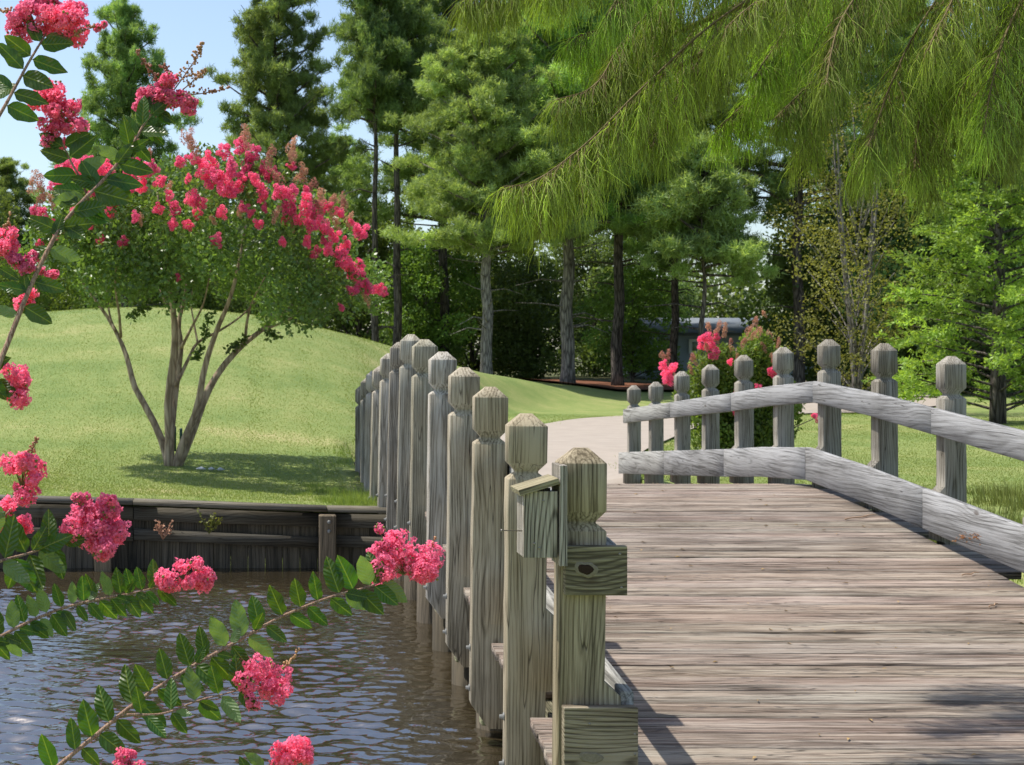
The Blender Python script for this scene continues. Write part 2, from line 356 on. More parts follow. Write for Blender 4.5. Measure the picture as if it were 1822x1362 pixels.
# mulch bed under the pines
M['mulch'] = simple('pine_straw_mulch', (.17, .075, .045), .95, .1, 0, (3, .45), .04)
s = Soup(); A = np.linspace(0, 2*pi, 40, endpoint=False); V = [(11.5, 48.8, 0)]
for a_ in A:
    rr = 1+.08*sin(5*a_)+.05*cos(9*a_); V.append((11.6+5.5*rr*cos(a_), 48.8+3.8*rr*sin(a_), 0))
V = np.array(V); V[:, 2] = gz(V[:, 0], V[:, 1])+.08; s.add(V, [[(0, k+1, (k+1) % 40+1) for k in range(40)]])
tag(s.build('mulch_bed', M['mulch']), 'reddish pine straw bed below the pines past the path', None, None, 'structure')

# ------------------------------------------------------------------ bulkhead
bulk = empty('bulkhead', (0, 11.3, -1.62)); tag(bulk, 'dark timber retaining wall holding the lawn above the pond', 'retaining wall')
def bx(name, x0, x1, y0, y1, z0, z1, mat, parent, root, jit=0):
    """a single box as its own object, origin in its middle"""
    c = Vector(((x0+x1)/2, (y0+y1)/2, (z0+z1)/2)); s = Soup()
    hx, hy, hz = (x1-x0)/2, (y1-y0)/2, (z1-z0)/2; b_ = min(hx, hy, hz)*.12
    # bevelled box
    v = []; f = []
    for sx in (-1, 1):
        for sy in (-1, 1):
            for sz in (-1, 1):
                v += [(sx*(hx-b_), sy*(hy-b_), sz*hz), (sx*(hx-b_), sy*hy, sz*(hz-b_)), (sx*hx, sy*(hy-b_), sz*(hz-b_))]
    import bmesh
    bm = bmesh.new()
    for q in v: bm.verts.new(q)
    bmesh.ops.convex_hull(bm, input=bm.verts); me = bpy.data.meshes.new(name); bm.to_mesh(me); bm.free()
    me.materials.append(mat)
    return link(name, me, parent, c - Vector(root))
def topz(x): return float(np.interp(x, [-8, -2, 0, 3], [-1.0, -1.08, -1.17, -1.22]))+.015
R0 = (0, 11.3, -1.62); x = -9.0; k = 0
while x < 4.25:
    wd_ = .132 + random.uniform(-.004, .004); dy = random.uniform(-.006, .006)
    o = bx('plank', x, x+wd_-.002, 11.28+dy, 11.32+dy, -2.1, topz(x)-.045, M['dark_wood'], bulk, R0)
    x += wd_; o.color = (random.uniform(.8, 1.3),)*3+(1,)
for (x0, x1) in ((-9, -6.2), (-6.2, -3.4), (-3.4, -1.05), (-1.05, .44), (.44, 2.4), (2.4, 4.25)):
    for (dz, hh, nm) in ((-.055, .105, 'waler'), (-.215, .085, 'waler')):
        za, zb = topz(x0)+dz, topz(x1)+dz-(.015 if dz < -.1 else 0); s = Soup()
        L = (x1-x0)/2-.004; zm = (za+zb)/2; da = za-zm
        s.add([(-L, -.014, -hh/2+da), (L, -.014, -hh/2-da), (L, .014, -hh/2-da), (-L, .014, -hh/2+da), (-L, -.014, hh/2+da), (L, -.014, hh/2-da), (L, .014, hh/2-da), (-L, .014, hh/2+da)],
              [[(0,3,2,1),(4,5,6,7),(0,1,5,4),(1,2,6,5),(2,3,7,6),(3,0,4,7)]])
        s.build(nm, M['dark_wood_x'], bulk, loc=Vector(((x0+x1)/2, 11.257, zm-.03))-Vector(R0))
    za, zb = topz(x0), topz(x1); L = (x1-x0)/2-.003; zm = (za+zb)/2; da = za-zm; s = Soup()
    s.add([(-L, -.09, -.02+da), (L, -.09, -.02-da), (L, .09, -.02-da), (-L, .09, -.02+da), (-L, -.09, .015+da), (L, -.09, .015-da), (L, .09, .015-da), (-L, .09, .015+da)],
          [[(0,3,2,1),(4,5,6,7),(0,1,5,4),(1,2,6,5),(2,3,7,6),(3,0,4,7)]])
    s.build('cap_board', M['dark_wood_x'], bulk, loc=Vector(((x0+x1)/2, 11.27, zm+.006))-Vector(R0)).color = (1.5, 1.5, 1.5, 1)
for x in (-7.6, -5.4, -3.3, -1.27, .44, 2.4):
    o = bx('pile', x-.065, x+.065, 11.09, 11.205, -2.1, topz(x)-.03, M['dark_wood'], bulk, R0); o.color = (1.9, 1.8, 1.7, 1)
    for dz in (.05, .12):
        s = Soup(); tube(s, [(0, 0, 0), (0, -.014, 0)], [.016, .013], 8); s.build('bolt', M['metal'], bulk, loc=Vector((x+.01, 11.09, topz(x)-.03-dz))-Vector(R0))

# ------------------------------------------------------------------ the bridge
D = .86; Y0 = 4.39; XL = .861; XR = 3.615; S_ = .14
def T(n): return .15-.072*(sqrt((n-6)**2+.15)-.38)
def YN(n): return Y0+D*n
def deckz(y): return -.845-.11*(sqrt((y-9.55)**2+.36)-.6)
LT = [799, 737, 689, 654, 626, 604, 595, 609, 629, 652, 660, 673, 687]
RT = {4: 634, 5: 611, 6: 604, 7: 618, 8: 632, 9: 649, 10: 661, 11: 680, 12: 686}
bridge = empty('footbridge', (2.3, 9.55, -1.62)); tag(bridge, 'weathered grey wooden footbridge with capped posts and arched plank deck', 'footbridge')
BR = Vector((2.3, 9.55, -1.62))
def post_mesh(var, mirror, hd=.105, fx=1.0):
    """square post: pyramid cap, cube head, bevelled neck, shaft with a thicker foot on the deck side and a clipped lower end"""
    rnd = random.Random(var); h = S_/2; s = Soup()
    secs = [(-.021, .021, .021, 0), (-h+.0015, h-.0015, h-.0015, -.043), (-h, h, h, -.046), (-h, h, h, -.050-hd), (-.042, .042, .042, -.081-hd), (-.041, .041, .041, -.088-hd), (-h+.003, h-.003, h-.003, -.108-hd), (-h, h, h, -.113-hd)]
    for z in (-.36, -.5, -.62, -.70): 
        j = rnd.uniform(-.0015, .0015); secs.append((-h+j, h+j, h, z))
    secs += [(-h, h+.05, h, -.745), (-h, h+.05, h, -.99), (-h, h, h, -1.0), (-h, h, h, -1.33), (-h+.075, h, h, -1.43)]
    rings = []; c = .007
    for (a, b, e, z) in secs:
        cc = .004 if e > .06 else .003
        r = [(a+cc, -e), (b-cc, -e), (b, -e+cc), (b, e-cc), (b-cc, e), (a+cc, e), (a, e-cc), (a, -e+cc)]
        rings.append([((-x_ if mirror else x_)*fx+rnd.uniform(-.0008, .0008), y_*.72+rnd.uniform(-.0008, .0008), z) for x_, y_ in r])
    n = len(rings); V = np.array(rings).reshape(-1, 3)
    i = np.arange(n-1)[:, None]*8; j = np.arange(8)[None]; f = np.stack([i+j, i+8+j, i+8+(j+1) % 8, i+(j+1) % 8], -1).reshape(-1, 4)
    top = np.array([list(range(8))]); bot = np.array([list(range((n-1)*8, n*8))[::-1]])
    if mirror: f = f[:, ::-1]; top = top[:, ::-1]; bot = bot[:, ::-1]
    s.add(V, [f, top, bot]); return s.mesh('post', M['post'])
HD = [.137, .125, .128, .12, .12, .115, .11, .11, .11, .112, .11, .11, .11]
pmL = [post_mesh(k, False, HD[k]) for k in range(13)]; pmR = [post_mesh(k+20, True, .108+.012*(k < 6), .85) for k in range(13)]
sb = Soup(); tube(sb, [(0, 0, 0), (-.005, 0, 0), (-.005, 0, 0), (-.018, 0, 0)], [.015, .015, .008, .007], 7); boltmesh = sb.mesh('bolt', M['metal'])
toneL = [(.92, .83, .66), (.95, .87, .72), (.97, .90, .77), (.97, .92, .83), (1.12, 1.12, 1.15), (.95, .95, .86), (1, 1, .95), (.95, .93, .92), (1.1, 1.1, 1.08), (.95, .92, .88), (1, 1, 1), (1, 1, 1), (.9, .9, .9)]
for n in range(13):
    for side in (0, 1):
        y = YN(n); top = (638-LT[n])*y/F if side == 0 else ((638-RT[n])*y/F if n in RT else T(n)+random.uniform(-.015, .015))
        x = (XL if side == 0 else XR+(.06 if n == 3 else 0)) + S_/2 + (.018 if n == 0 and side == 0 else 0) + random.uniform(-.004, .004)
        m = (pmL if side == 0 else pmR)[n]
        o = link('post', m, bridge, Vector((x-(.0105 if side else 0), y+S_*.36, top))-BR)
        o.rotation_euler = (random.uniform(-.006, .006), (radians(1.1) if side == 0 else radians(-.3))*(.35+.13*n if n < 7 else 1.1 if n < 11 else .1)+random.uniform(-.004, .004), random.uniform(-.05, .05))
        tn = toneL[n] if side == 0 else (.72+random.uniform(-.06, .1),)*3
        o.color = (*tn, 1)
        for dz in (-1.10, -1.27):
            bo = link('bolt', boltmesh, o, Vector((-S_/2 if side == 0 else S_/2, .0, dz)))
            if side: bo.rotation_euler = (0, 0, pi)
# rails: one board per bay on each side
def rail_board(xa, thick, side, n, off, hh, tone):
    ya, yb = YN(n)+S_/2, YN(n+2)+S_/2
    def off2(k): return off if off < -.5 else (off if k < 9 else off+.01*(k-8))
    za, zb = T(n)+off2(n), T(n+2)+off2(n+2); zc = T(n+1)+off2(n+1)
    if off < -.5: za += .01*max(0, n-8); zb += .01*max(0, n-6); zc += .01*max(0, n-7)
    rnd = random.Random(n*7+side*3+int(off*100)); j = [rnd.uniform(-.003, .003) for _ in range(8)]
    if n == 0: ya = YN(0)+.0
    L = (yb-ya)/2-.001; zm = (za+zb)/2; da = za-zm; s = Soup(); segs = 6; xt = thick/2; V = []; 
    for k in range(segs+1):
        u = k/segs; y = -L+2*L*u; z = da*(1-2*u)+(zc-zm)*(1-abs(2*u-1)); w1, w2 = rnd.uniform(-.0008, .0008), rnd.uniform(-.0008, .0008); c = .004
        for (xx, zz) in ((-xt+c, -hh), (xt-c, -hh), (xt, -hh+c), (xt, -c), (xt-c, 0), (-xt+c, 0), (-xt, -c), (-xt, -hh+c)):
            V.append((xx, y, z+zz+(w1 if zz > -.02 else w2)))
    i = np.arange(segs)[:, None]*8; jj = np.arange(8)[None]
    s.add(V, [np.stack([i+jj, i+(jj+1) % 8, i+8+(jj+1) % 8, i+8+jj], -1).reshape(-1, 4), np.array([list(range(8))[::-1]]), np.array([[segs*8+q for q in range(8)]])])
    o = s.build('rail_board', M['rail'], bridge, loc=Vector((xa+xt+j[0], (ya+yb)/2, zm))-BR); o.color = (*tone, 1); return o
orange_board = None
for n in range(0, 12, 2):
    gr = random.uniform(.78, .92); lt = (gr, gr, gr) if n < 9 else (1.1*gr, 1.09*gr, 1.02*gr)
    # left row: rails on the deck side
    rail_board(XL+S_+.001, .038, 0, n, -.30, .14, (.85, .84, .78)); rail_board(XL+S_+.052, .038, 0, n, -.745, .215, (.85, .83, .75))
    rail_board(XR-.039, .038, 1, n, -.30, .14, lt); gr = random.uniform(.78, .92)
    lt = (gr, gr, gr) if n < 9 else (1.15*gr, 1.14*gr, 1.08*gr)
    o = rail_board(XR-.09, .038, 1, n, -.735, .215, lt)
    if n == 2: orange_board = o
# splintered fresh-wood scar on the lower right rail
s = Soup(); rn = random.Random(5)
for k in range(46):
    u = rn.gauss(0, .075); z = -.10+u*-.15+rn.gauss(0, .010); L = rn.uniform(.012, .05); a = rn.uniform(-.5, .3); th = rn.uniform(.0015, .004)
    s.add([(-.0192, u, z), (-.0192, u+L*cos(a), z+L*sin(a)), (-.0195-rn.uniform(.001, .007), u+L*.5*cos(a), z+L*.5*sin(a)+th*1.6)], [[(0, 1, 2)]])
M['scar'] = simple('fresh_split_wood', (.62, .34, .17), .8, .2, 0, (80, .3))
sc_ = s.build('split_scar', M['scar'], orange_board, loc=(0, .30, -.03)); sc_['label'] = 'orange splintered scar in the grey rail'
# boards nailed over the rail ends at the near left post
def capb(px0, px1, py0, py1, y, th, tone):
    a = P(px0, py0, y); b = P(px1, py1, y)
    o = bx('end_board', a.x, b.x, y-th, y, b.z, a.z, M['cap'], bridge, BR); o.color = (*tone, 1); return o
e1 = capb(1002, 1112, 970, 1057, 4.385, .03, (1.0, 1.0, .9)); e1['label'] = 'short greenish board with a dark knot hole across the rail end'
e2 = capb(999, 1130, 1254, 1395, 4.385, .038, (1.05, 1.0, .98)); e2['label'] = 'broad split board across the kerb rail end'
capb(3600-1800+0, 3600-1800+1, 0, 1, 0, 0, (1, 1, 1)) if False else None
# knots on those end boards (raised rims; the shaded hole is only a dark-coloured disc)
def knot(parent, x, z, rx, rz, y, dark):
    s = Soup(); K = 18; V = []
    for (q, dep) in ((1.15, .001), (1.0, -.0022), (.72, -.0012), (.45, -.0016)):
        for k in range(K):
            a = 2*pi*k/K; j = 1+.17*sin(2*a+1+q)+.07*sin(5*a+2)+.05*sin(3*a); V.append((x+rx*q*j*cos(a), y+dep-.0008, z+rz*q*j*sin(a)))
    V.append((x, y-.0018, z)); f = []
    for r in range(3):
        for k in range(K): f.append((r*K+k, r*K+(k+1) % K, (r+1)*K+(k+1) % K, (r+1)*K+k))
    s.add(V, [f, [(3*K+k, 3*K+(k+1) % K, 4*K) for k in range(K)]]); return s
M['knotd'] = simple('knot_hole_dark', (.035, .022, .016), .9, .1, 0, (150, .5), .002)  # near-black colour for the shade inside the knot hole
M['knotl'] = simple('grey_knot_wood', (.21, .18, .13), .8, .2, 0, (150, .4), .002)
knot(e1, -.030, .004, .027, .023, -.0152, False).build('knot_rim', M['knotl'], e1); knot(e1, -.032, .005, .018, .015, -.0172, True).build('knot', M['knotd'], e1)
knot(e2, -.030, -.030, .028, .017, -.0195, False).build('knot', M['knotl'], e2)
for ob, pts_ in ((e1, ((.07, .05), (.075, -.05))), (e2, ((-.035, .07), (.10, .04), (.10, -.02)))):
    for (x_, z_) in pts_:
        s = Soup(); tube(s, [(0, 0, 0), (0, -.0015, 0)], [.004, .004], 8); s.build('nail_head', M['nailmetal'], ob, loc=(x_, -.0155 if ob is e1 else -.0195, z_))
# deck planks (boards between posts run further out than those beside them)
def plank_mesh(var, x0, x1):
    rnd = random.Random(var*13); s = Soup(); segs = 14; V = []; W = .0692; Tk = .038; cx = (x0+x1)/2
    for k in range(segs+1):
        xx = x0+(x1-x0)*k/segs-cx; a, b = rnd.uniform(-.003, .0015), rnd.uniform(-.003, .0015); zt = rnd.uniform(-.002, .001)
        e = rnd.uniform(.003, .006)
        for (yy, zz) in ((-W-a, -Tk), (W+b, -Tk), (W+b, -e+zt), (W+b-e, zt), (0, zt+rnd.uniform(-.0015, .001)), (-W-a+e, zt), (-W-a, -e+zt)): V.append((xx, yy, zz))
    i = np.arange(segs)[:, None]*7; jj = np.arange(7)[None]
    s.add(V, [np.stack([i+jj, i+7+jj, i+7+(jj+1) % 7, i+(jj+1) % 7], -1).reshape(-1, 4), np.array([list(range(7))]), np.array([[segs*7+q for q in range(7)][::-1]])])
    return s.mesh('plank', M['plank'])
pw = [plank_mesh(k, XL+.06, XR+S_-.06) for k in range(7)]; pn = [plank_mesh(k+30, XL+S_+.055, XR-.055) for k in range(5)]
y = 3.5; k = 0
while y < 14.95:
    near_post = any(abs(y-(YN(n)+S_/2)) < .07+.072 for n in range(13))
    me = random.choice(pn if near_post else pw)
    sl_ = (deckz(y+.05)-deckz(y-.05))/.1
    o = link('plank', me, bridge, Vector(((XL+XR+S_)/2 + random.uniform(-.008, .008), y, deckz(y)+random.uniform(-.002, .002)))-BR)
    o.rotation_euler = (math.atan(sl_)+random.uniform(-.01, .01), 0, random.uniform(-.003, .001)-.003)
    q = random.uniform(.90, 1.06); o.color = (q*random.uniform(.98, 1.05), q, q*random.uniform(.94, 1.02), 1)
    y += .1425+random.choice((0, 0, 0, .004)); k += 1
# under-structure: stringers, cross beams, piles
for xb in (XL+.20, (XL+XR+S_)/2-.045, XR-.13):
    for n in range(-1, 12):
        ya, yb = YN(n)+S_/2, YN(n+1)+S_/2; s = Soup(); za, zb = deckz(ya)-.045, deckz(yb)-.045; L = (yb-ya)/2-.002; zm = (za+zb)/2; da = za-zm
        s.add([(-.045, -L, -.22+da), (.045, -L, -.22+da), (.045, L, -.22-da), (-.045, L, -.22-da), (-.045, -L, da), (.045, -L, da), (.045, L, -da), (-.045, L, -da)],
              [[(0,3,2,1),(4,5,6,7),(0,1,5,4),(1,2,6,5),(2,3,7,6),(3,0,4,7)]])
        s.build('stringer', M['beam'], bridge, loc=Vector((xb, (ya+yb)/2, zm))-BR)
M['beamx'] = wood('cross_beam_timber', 'X', light=(.36, .36, .22), mid=(.20, .21, .11), dark=(.07, .07, .04), ringf=430, pith=.1, algae=.6)
for n in range(0, 13):
    y = YN(n); zt = deckz(y)-.27
    bx('cross_beam', XL+.045, XR+S_-.045, y+S_+.004, y+S_+.075, zt-.14, zt, M['beamx'], bridge, BR)
    if 1 <= n <= 8:
        for xp in (XL+.13, XR+.03):
            s = Soup(); tube(s, [(0, 0, 0), (0, 0, -1.5)], [.085, .095], 12); s.build('pile', M['dark_wood'], bridge, loc=Vector((xp, y+S_+.18, zt-.02))-BR)

# birdhouse on the outer side of the near left post
bh = empty('birdhouse', (.85, 4.42, -.6)); BH = Vector((.85, 4.42, -.6)); tag(bh, 'small weathered wooden box with slanted lid nailed beside the nearest post head', 'birdhouse')
bx('back_board', .862, .884, 4.34, 4.47, -.618, -.318, M['box'], bh, BH)
fb = bx('front_board', .757, .857, 4.352, 4.366, -.594, -.396, M['box'], bh, BH); fb.color = (1.05, 1.05, 1.0, 1)
bx('back_panel', .757, .857, 4.462, 4.476, -.594, -.396, M['box'], bh, BH)
bx('side_board', .757, .771, 4.367, 4.461, -.594, -.402, M['box'], bh, BH)
bx('floor_board', .772, .857, 4.367, 4.461, -.594, -.58, M['box'], bh, BH)
rf = bx('lid', .738, .862, 4.335, 4.49, -.398, -.380, M['cap'], bh, BH); rf.rotation_euler = (0, -radians(17), 0); rf.location.z += .007; rf.color = (1.1, 1.1, .95, 1)
s = Soup(); tube(s, [(0, 0, 0), (-.062, 0, .001), (-.062, 0, .001), (-.065, 0, .001)], [.0016, .0016, .0042, .0042], 8); s.build('nail', M['nailmetal'], bh, loc=Vector((.758, 4.38, -.517))-BH)
for (x_, z_) in ((.815, -.425), (.788, -.552), (.803, -.565)):
    s = Soup(); tube(s, [(0, 0, 0), (0, -.0015, 0)], [.004, .0035], 8); s.build('nail_head', M['nailmetal'], fb, loc=Vector((x_, 4.352, z_))-Vector((.807, 4.359, -.495)))

# twigs lying on the deck
for (a, b, lab) in (((1504, 927), (1560, 919), 'long crooked dry twig lying on the deck near the right kerb rail'), ((1712, 1027), (1742, 1023), 'short dry twig lying on the deck right of the long crooked one'), ((1760, 1084), (1776, 1078), 'tiny pale twig nearest the right edge of the deck')):
    def hit(px, py):
        y = 6.0
        for _ in range(40): y = -deckz(y)*F/(py-638)
        return Vector(((px-480)*y/F, y, deckz(y)+.010))
    A_, B_ = hit(*a), hit(*b); m = (A_+B_)/2; s = Soup(); dl = B_-A_; rr = .0035 if dl.length > .12 else .003
    pts_ = [A_-m, (A_-m)*.5+Vector((0, .010, .001)), Vector((0, -.006, 0)), (B_-m)*.55+Vector((0, .012, .002)), B_-m]
    tube(s, spline(pts_, 9), [rr*1.2, rr, rr, rr*1.1, rr, rr, rr*.9, rr*.8, rr*.6], 6); tag(s.build('twig', M['twigwood'], loc=m, smooth=True), lab, 'twig', 'dry twigs on the deck')

# ------------------------------------------------------------------ leaf / needle cloud helpers (numpy)
def cards(s, C, U, Wd, tint, bend=None):
    """leaf-sized pointed quads: centre-line from C along U, half-width vector Wd"""
    C = np.asarray(C); U = np.asarray(U); Wd = np.asarray(Wd); n = len(C)
    m = C + U*.45
    V = np.stack([C, m-Wd, C+U, m+Wd], 1).reshape(-1, 3)
    s.add(V, np.arange(4*n).reshape(n, 4), np.repeat(tint, 4))
def blades(s, C, U, Wd, tint):
    """needles or grass blades: one thin triangle each"""
    n = len(C); V = np.stack([C-Wd, C+Wd, C+U], 1).reshape(-1, 3)
    s.add(V, np.arange(3*n).reshape(n, 3), np.repeat(tint, 3))
def rdir(n, up=0.0):
    v = RNG.normal(size=(n, 3)); v[:, 2] += up; return unit(v)
def perp(u):
    r = RNG.normal(size=u.shape); return unit(np.cross(u, r))

# ------------------------------------------------------------------ pines
def make_pine(seed, H, cb, rmax, nbr, tpb, nmat, bmat, tr=.22, shape=.62, lean=(0, 0), needle=.22, nper=11):
    """trunk and limbs plus a crown of needle tufts; returns the two meshes"""
    global RNG; old = RNG; RNG = np.random.default_rng(seed); rnd = random.Random(seed)
    st = Soup(); pts = [(lean[0]*sin(u*2.2)*H*.05+rnd.uniform(-.06, .06), lean[1]*u*H*.04+rnd.uniform(-.06, .06), u*H) for u in np.linspace(0, 1, 12)]
    pts[0] = (0, 0, -.3); sp_ = spline(pts, 22); rr = tr*(1-np.linspace(0, 1, 22)**1.2*.9); rr[0] *= 1.35; tube(st, sp_, rr, 9)
    sf = Soup(); tuftC, tuftT = [], []
    for k in range(nbr):
        u = cb+(1-cb)*((k+.5)/nbr)**.95; z = u*H; uu = (u-cb)/(1-cb)
        prof = (1-uu)**shape*(.55+.45*min(1, uu*5+.4)); L = rmax*prof*rnd.uniform(.55, 1.12)+.25
        a = k*2.399+rnd.uniform(-.5, .5); base = sp_[int(u*21)]
        rise = rnd.uniform(.0, .35)+.5*uu; n = 6; br = []
        for q in range(n):
            v = q/(n-1); br.append((base[0]+cos(a)*L*v+rnd.uniform(-.06, .06), base[1]+sin(a)*L*v+rnd.uniform(-.06, .06), z+L*(rise*v-.18*v*v*(1-uu)+.12*v**3)))
        br = spline(br, 8); tube(st, br, np.linspace(.045+.018*L, .012, 8)*(.6+tr), 5, cap=False)
        bt = rnd.uniform(.8, 1.2); nc = max(3, int(tpb*.21*(L/rmax+.25)))
        for c_ in range(nc):
            v = rnd.uniform(.25, 1.05)**.75; ci = br[min(7, int(v*7))]+np.array([rnd.gauss(0, .20)*L, rnd.gauss(0, .20)*L, rnd.uniform(-.15, .35)])*(.3+.7*sin(min(1, v)*2.7))
            q_ = rnd.uniform(.26, .5)*(.6+.5*L/rmax); m = int(9+34*q_)
            cpos = ci + unit(RNG.normal(size=(m, 3)))*RNG.uniform(.3, 1, (m, 1))*q_*np.array([1, 1, .62])
            tuftC.append(cpos); tuftT.append(bt*rnd.uniform(.85, 1.15)*RNG.uniform(.85, 1.15, m))
    # dead stubs below the crown
    for k in range(10):
        u = rnd.uniform(.12, cb); a = rnd.uniform(0, 6.28); L = rnd.uniform(.6, 2.2); b = sp_[int(u*21)]
        tube(st, [(b[0], b[1], u*H), (b[0]+cos(a)*L*.5, b[1]+sin(a)*L*.5, u*H+.1), (b[0]+cos(a)*L, b[1]+sin(a)*L, u*H+rnd.uniform(-.2, .4))], [.035, .022, .008], 4, cap=False)
    C = np.concatenate(tuftC); Tn = np.concatenate(tuftT); n = len(C)
    Cn = np.repeat(C, nper, 0); u_ = rdir(n*nper, .75)*(needle*RNG.uniform(.7, 1.2, (n*nper, 1)))
    Cn = Cn + RNG.normal(size=Cn.shape)*.05
    w_ = perp(unit(u_))*(.014+.008*RNG.uniform(size=(len(Cn), 1)))
    blades(sf, Cn, u_, w_, np.repeat(Tn, nper)*RNG.uniform(.8, 1.2, n*nper))
    RNG = old
    return st.mesh('trunk', bmat, True), sf.mesh('crown', nmat)
def base_z(x, y): return float(gz(x, y))
def place_tree(name, meshes, px, y, label, cat, scale=1, rz=None, group=None, sink=0, sz=None):
    x = (px-480)*y/F; z = base_z(x, y)-sink
    t = empty(name, (x, y, z)); tag(t, label, cat, group)
    t.rotation_euler = (0, 0, random.uniform(0, 6.28) if rz is None else rz); t.scale = (scale, scale, sz or scale)
    for nm, me in zip(('trunk', 'crown', 'seed_heads'), meshes):
        if me:
            o = link(nm, me, t)
            if nm == 'crown': o['kind'] = 'stuff'
    return t
pA = make_pine(1, 15.0, .38, 3.5, 84, 46, M['needle'], M['pinebark'], .19)
pB = make_pine(2, 15.5, .34, 4.1, 92, 50, M['needle'], M['pinebark'], .20, .55)
pC = make_pine(3, 13.6, .33, 3.9, 92, 56, M['needle_light'], M['pinebark_light'], .23, .62)
pD = make_pine(4, 16.0, .36, 4.2, 84, 46, M['needle_dark'], M['pinebark'], .20, .5)
pS = make_pine(5, 7.2, .48, 2.1, 40, 34, M['needle_light'], M['pinebark'], .09, .8)
pT = make_pine(6, 14.0, .62, 2.2, 50, 40, M['needle_dark'], M['pinebark'], .19, .6)
GP = 'pines behind the lawn'
for (m, px, y, sc_, lab, rz) in (
    (pA, 222, 56, .98, 'slim pine at the left whose top pokes up beside the pink panicle', 1.0),
    (pB, 488, 53, .96, 'tall round-headed pine behind the middle of the flowering tree', 2.2),
    (pT, 668, 50, 1.0, 'thin dark-trunked pine just right of the flowering tree crown', .4),
    (pT, 706, 51, 1.02, 'thin dark-trunked pine second right of the flowering tree crown', 2.9),
    (pD, 790, 58, 1.08, 'big dark pine rising behind the pale pine in the centre', 3.4),
    (pC, 866, 43, .78, 'pale green pine with grey trunk standing at the end of the mound', 1.2),
    (pC, 1010, 46, .98, 'pine with thick mottled grey trunk above the mulch bed', 4.0),
    (pB, 1100, 49.5, 1.0, 'dark-trunked pine at the right end of the mulch bed', 5.1),
    (pD, 1420, 46, .96, 'stout dark-trunked pine behind the flowering shrub', 1.7),
    (pA, 10, 64, .62, 'short pine low at the far left edge behind the near branch', 3.0),
    (pA, -190, 60, .95, 'pine beyond the left edge of the lawn', 4.4),
    (pD, 600, 66, .66, 'dark pine far back between the round-headed pine and the thin trunks', .9),
    (pD, 945, 62, 1.0, 'dark slim pine between the two grey trunks', 2.0),
    (pB, 1200, 53, .80, 'low-crowned pine behind the sign of the far house', 5.6),
    (pS, 1250, 43, 1.0, 'small bright young pine left of the flowering shrub top', .3),
    (pD, 1610, 60, .95, 'dark pine behind the yellowing tree', 4.6),
    (pB, 1800, 56, .95, 'pine behind the feathery green tree at right', 2.5),
    (pB, 345, 70, .62, 'distant pine in the gap left of the round-headed pine', 5.0)):
    wx_ = {222: .80, 488: .78, 668: .72, 706: .85}.get(px, 1.0); hx_ = {222: .96, 488: .97}.get(px, 1.0)
    place_tree('pine_tree', m, px, y, lab, 'pine tree', sc_*wx_, rz, GP, sz=sc_*hx_)

# ------------------------------------------------------------------ broadleaf crowns
def leaf_cloud(s, blobs, per, size, tint=(.65, 1.35), flat=.0, up=.3):
    """blobs: (cx,cy,cz,rx,ry,rz); leaves lie mostly in the outer part of each blob"""
    for (cx, cy_, cz, rx, ry, rz) in blobs:
        m = int(per*(rx*ry*rz)**(2/3)*12.6/(.3*size*size)) + 12
        d = rdir(m); r = RNG.uniform(.35, 1.05, (m, 1))**.6
        C = np.array([cx, cy_, cz])+d*r*np.array([rx, ry, rz])
        U = unit(rdir(m, up)+d*.5)*size*RNG.uniform(.7, 1.3, (m, 1)); Wv = perp(unit(U))*size*.32
        bt = RNG.uniform(*tint); cards(s, C, U, Wv, bt*RNG.uniform(.75, 1.3, m))
def make_broad(seed, H, R, nb, br, size, per, mat, bmat, tr=.12, low=.25, stems=1):
    global RNG; old = RNG; RNG = np.random.default_rng(seed); rnd = random.Random(seed)
    st = Soup(); sf = Soup(); blobs = []
    for k in range(nb):
        u = low+(1-low)*((k+.5)/nb); a = k*2.399+rnd.uniform(-.6, .6); rr = R*math.sqrt(max(.05, 1-((u-.5)/.55)**2))*rnd.uniform(.35, .95)
        b_ = br*rnd.uniform(.7, 1.3); p = (cos(a)*rr, sin(a)*rr, u*H); blobs.append((*p, b_, b_, b_*.7))
        z0 = max(.3, u*H-rr*1.1)*.8; tube(st, spline([(0, 0, z0), (p[0]*.45, p[1]*.45, (z0+p[2])*.5+.1), p], 6), np.linspace(tr*.4, .01, 6), 4, cap=False)
    for q in range(stems):
        a = 6.28*q/stems; o = 0 if stems == 1 else .25
        tube(st, spline([(0, 0, -.2), (o*cos(a), o*sin(a), H*.3), (2.2*o*cos(a), 2.2*o*sin(a), H*.62), (3*o*cos(a), 3*o*sin(a), H*.95)], 10), np.linspace(tr, .015, 10), 7, cap=False)
    leaf_cloud(sf, blobs, per, size)
    RNG = old
    return st.mesh('trunk', bmat, True), sf.mesh('crown', mat)
bD = make_broad(21, 4.6, 2.4, 26, .85, .15, .55, M['bushdark'], M['pinebark'], .09, .05)
bE = make_broad(22, 6.2, 2.7, 34, .9, .15, .5, M['bushdark'], M['pinebark'], .12, .04)
bF = make_broad(23, 5.4, 2.5, 30, .8, .14, .5, M['bush'], M['pinebark'], .10, .1)
GB = 'understory trees in the pine shade'
k = 0
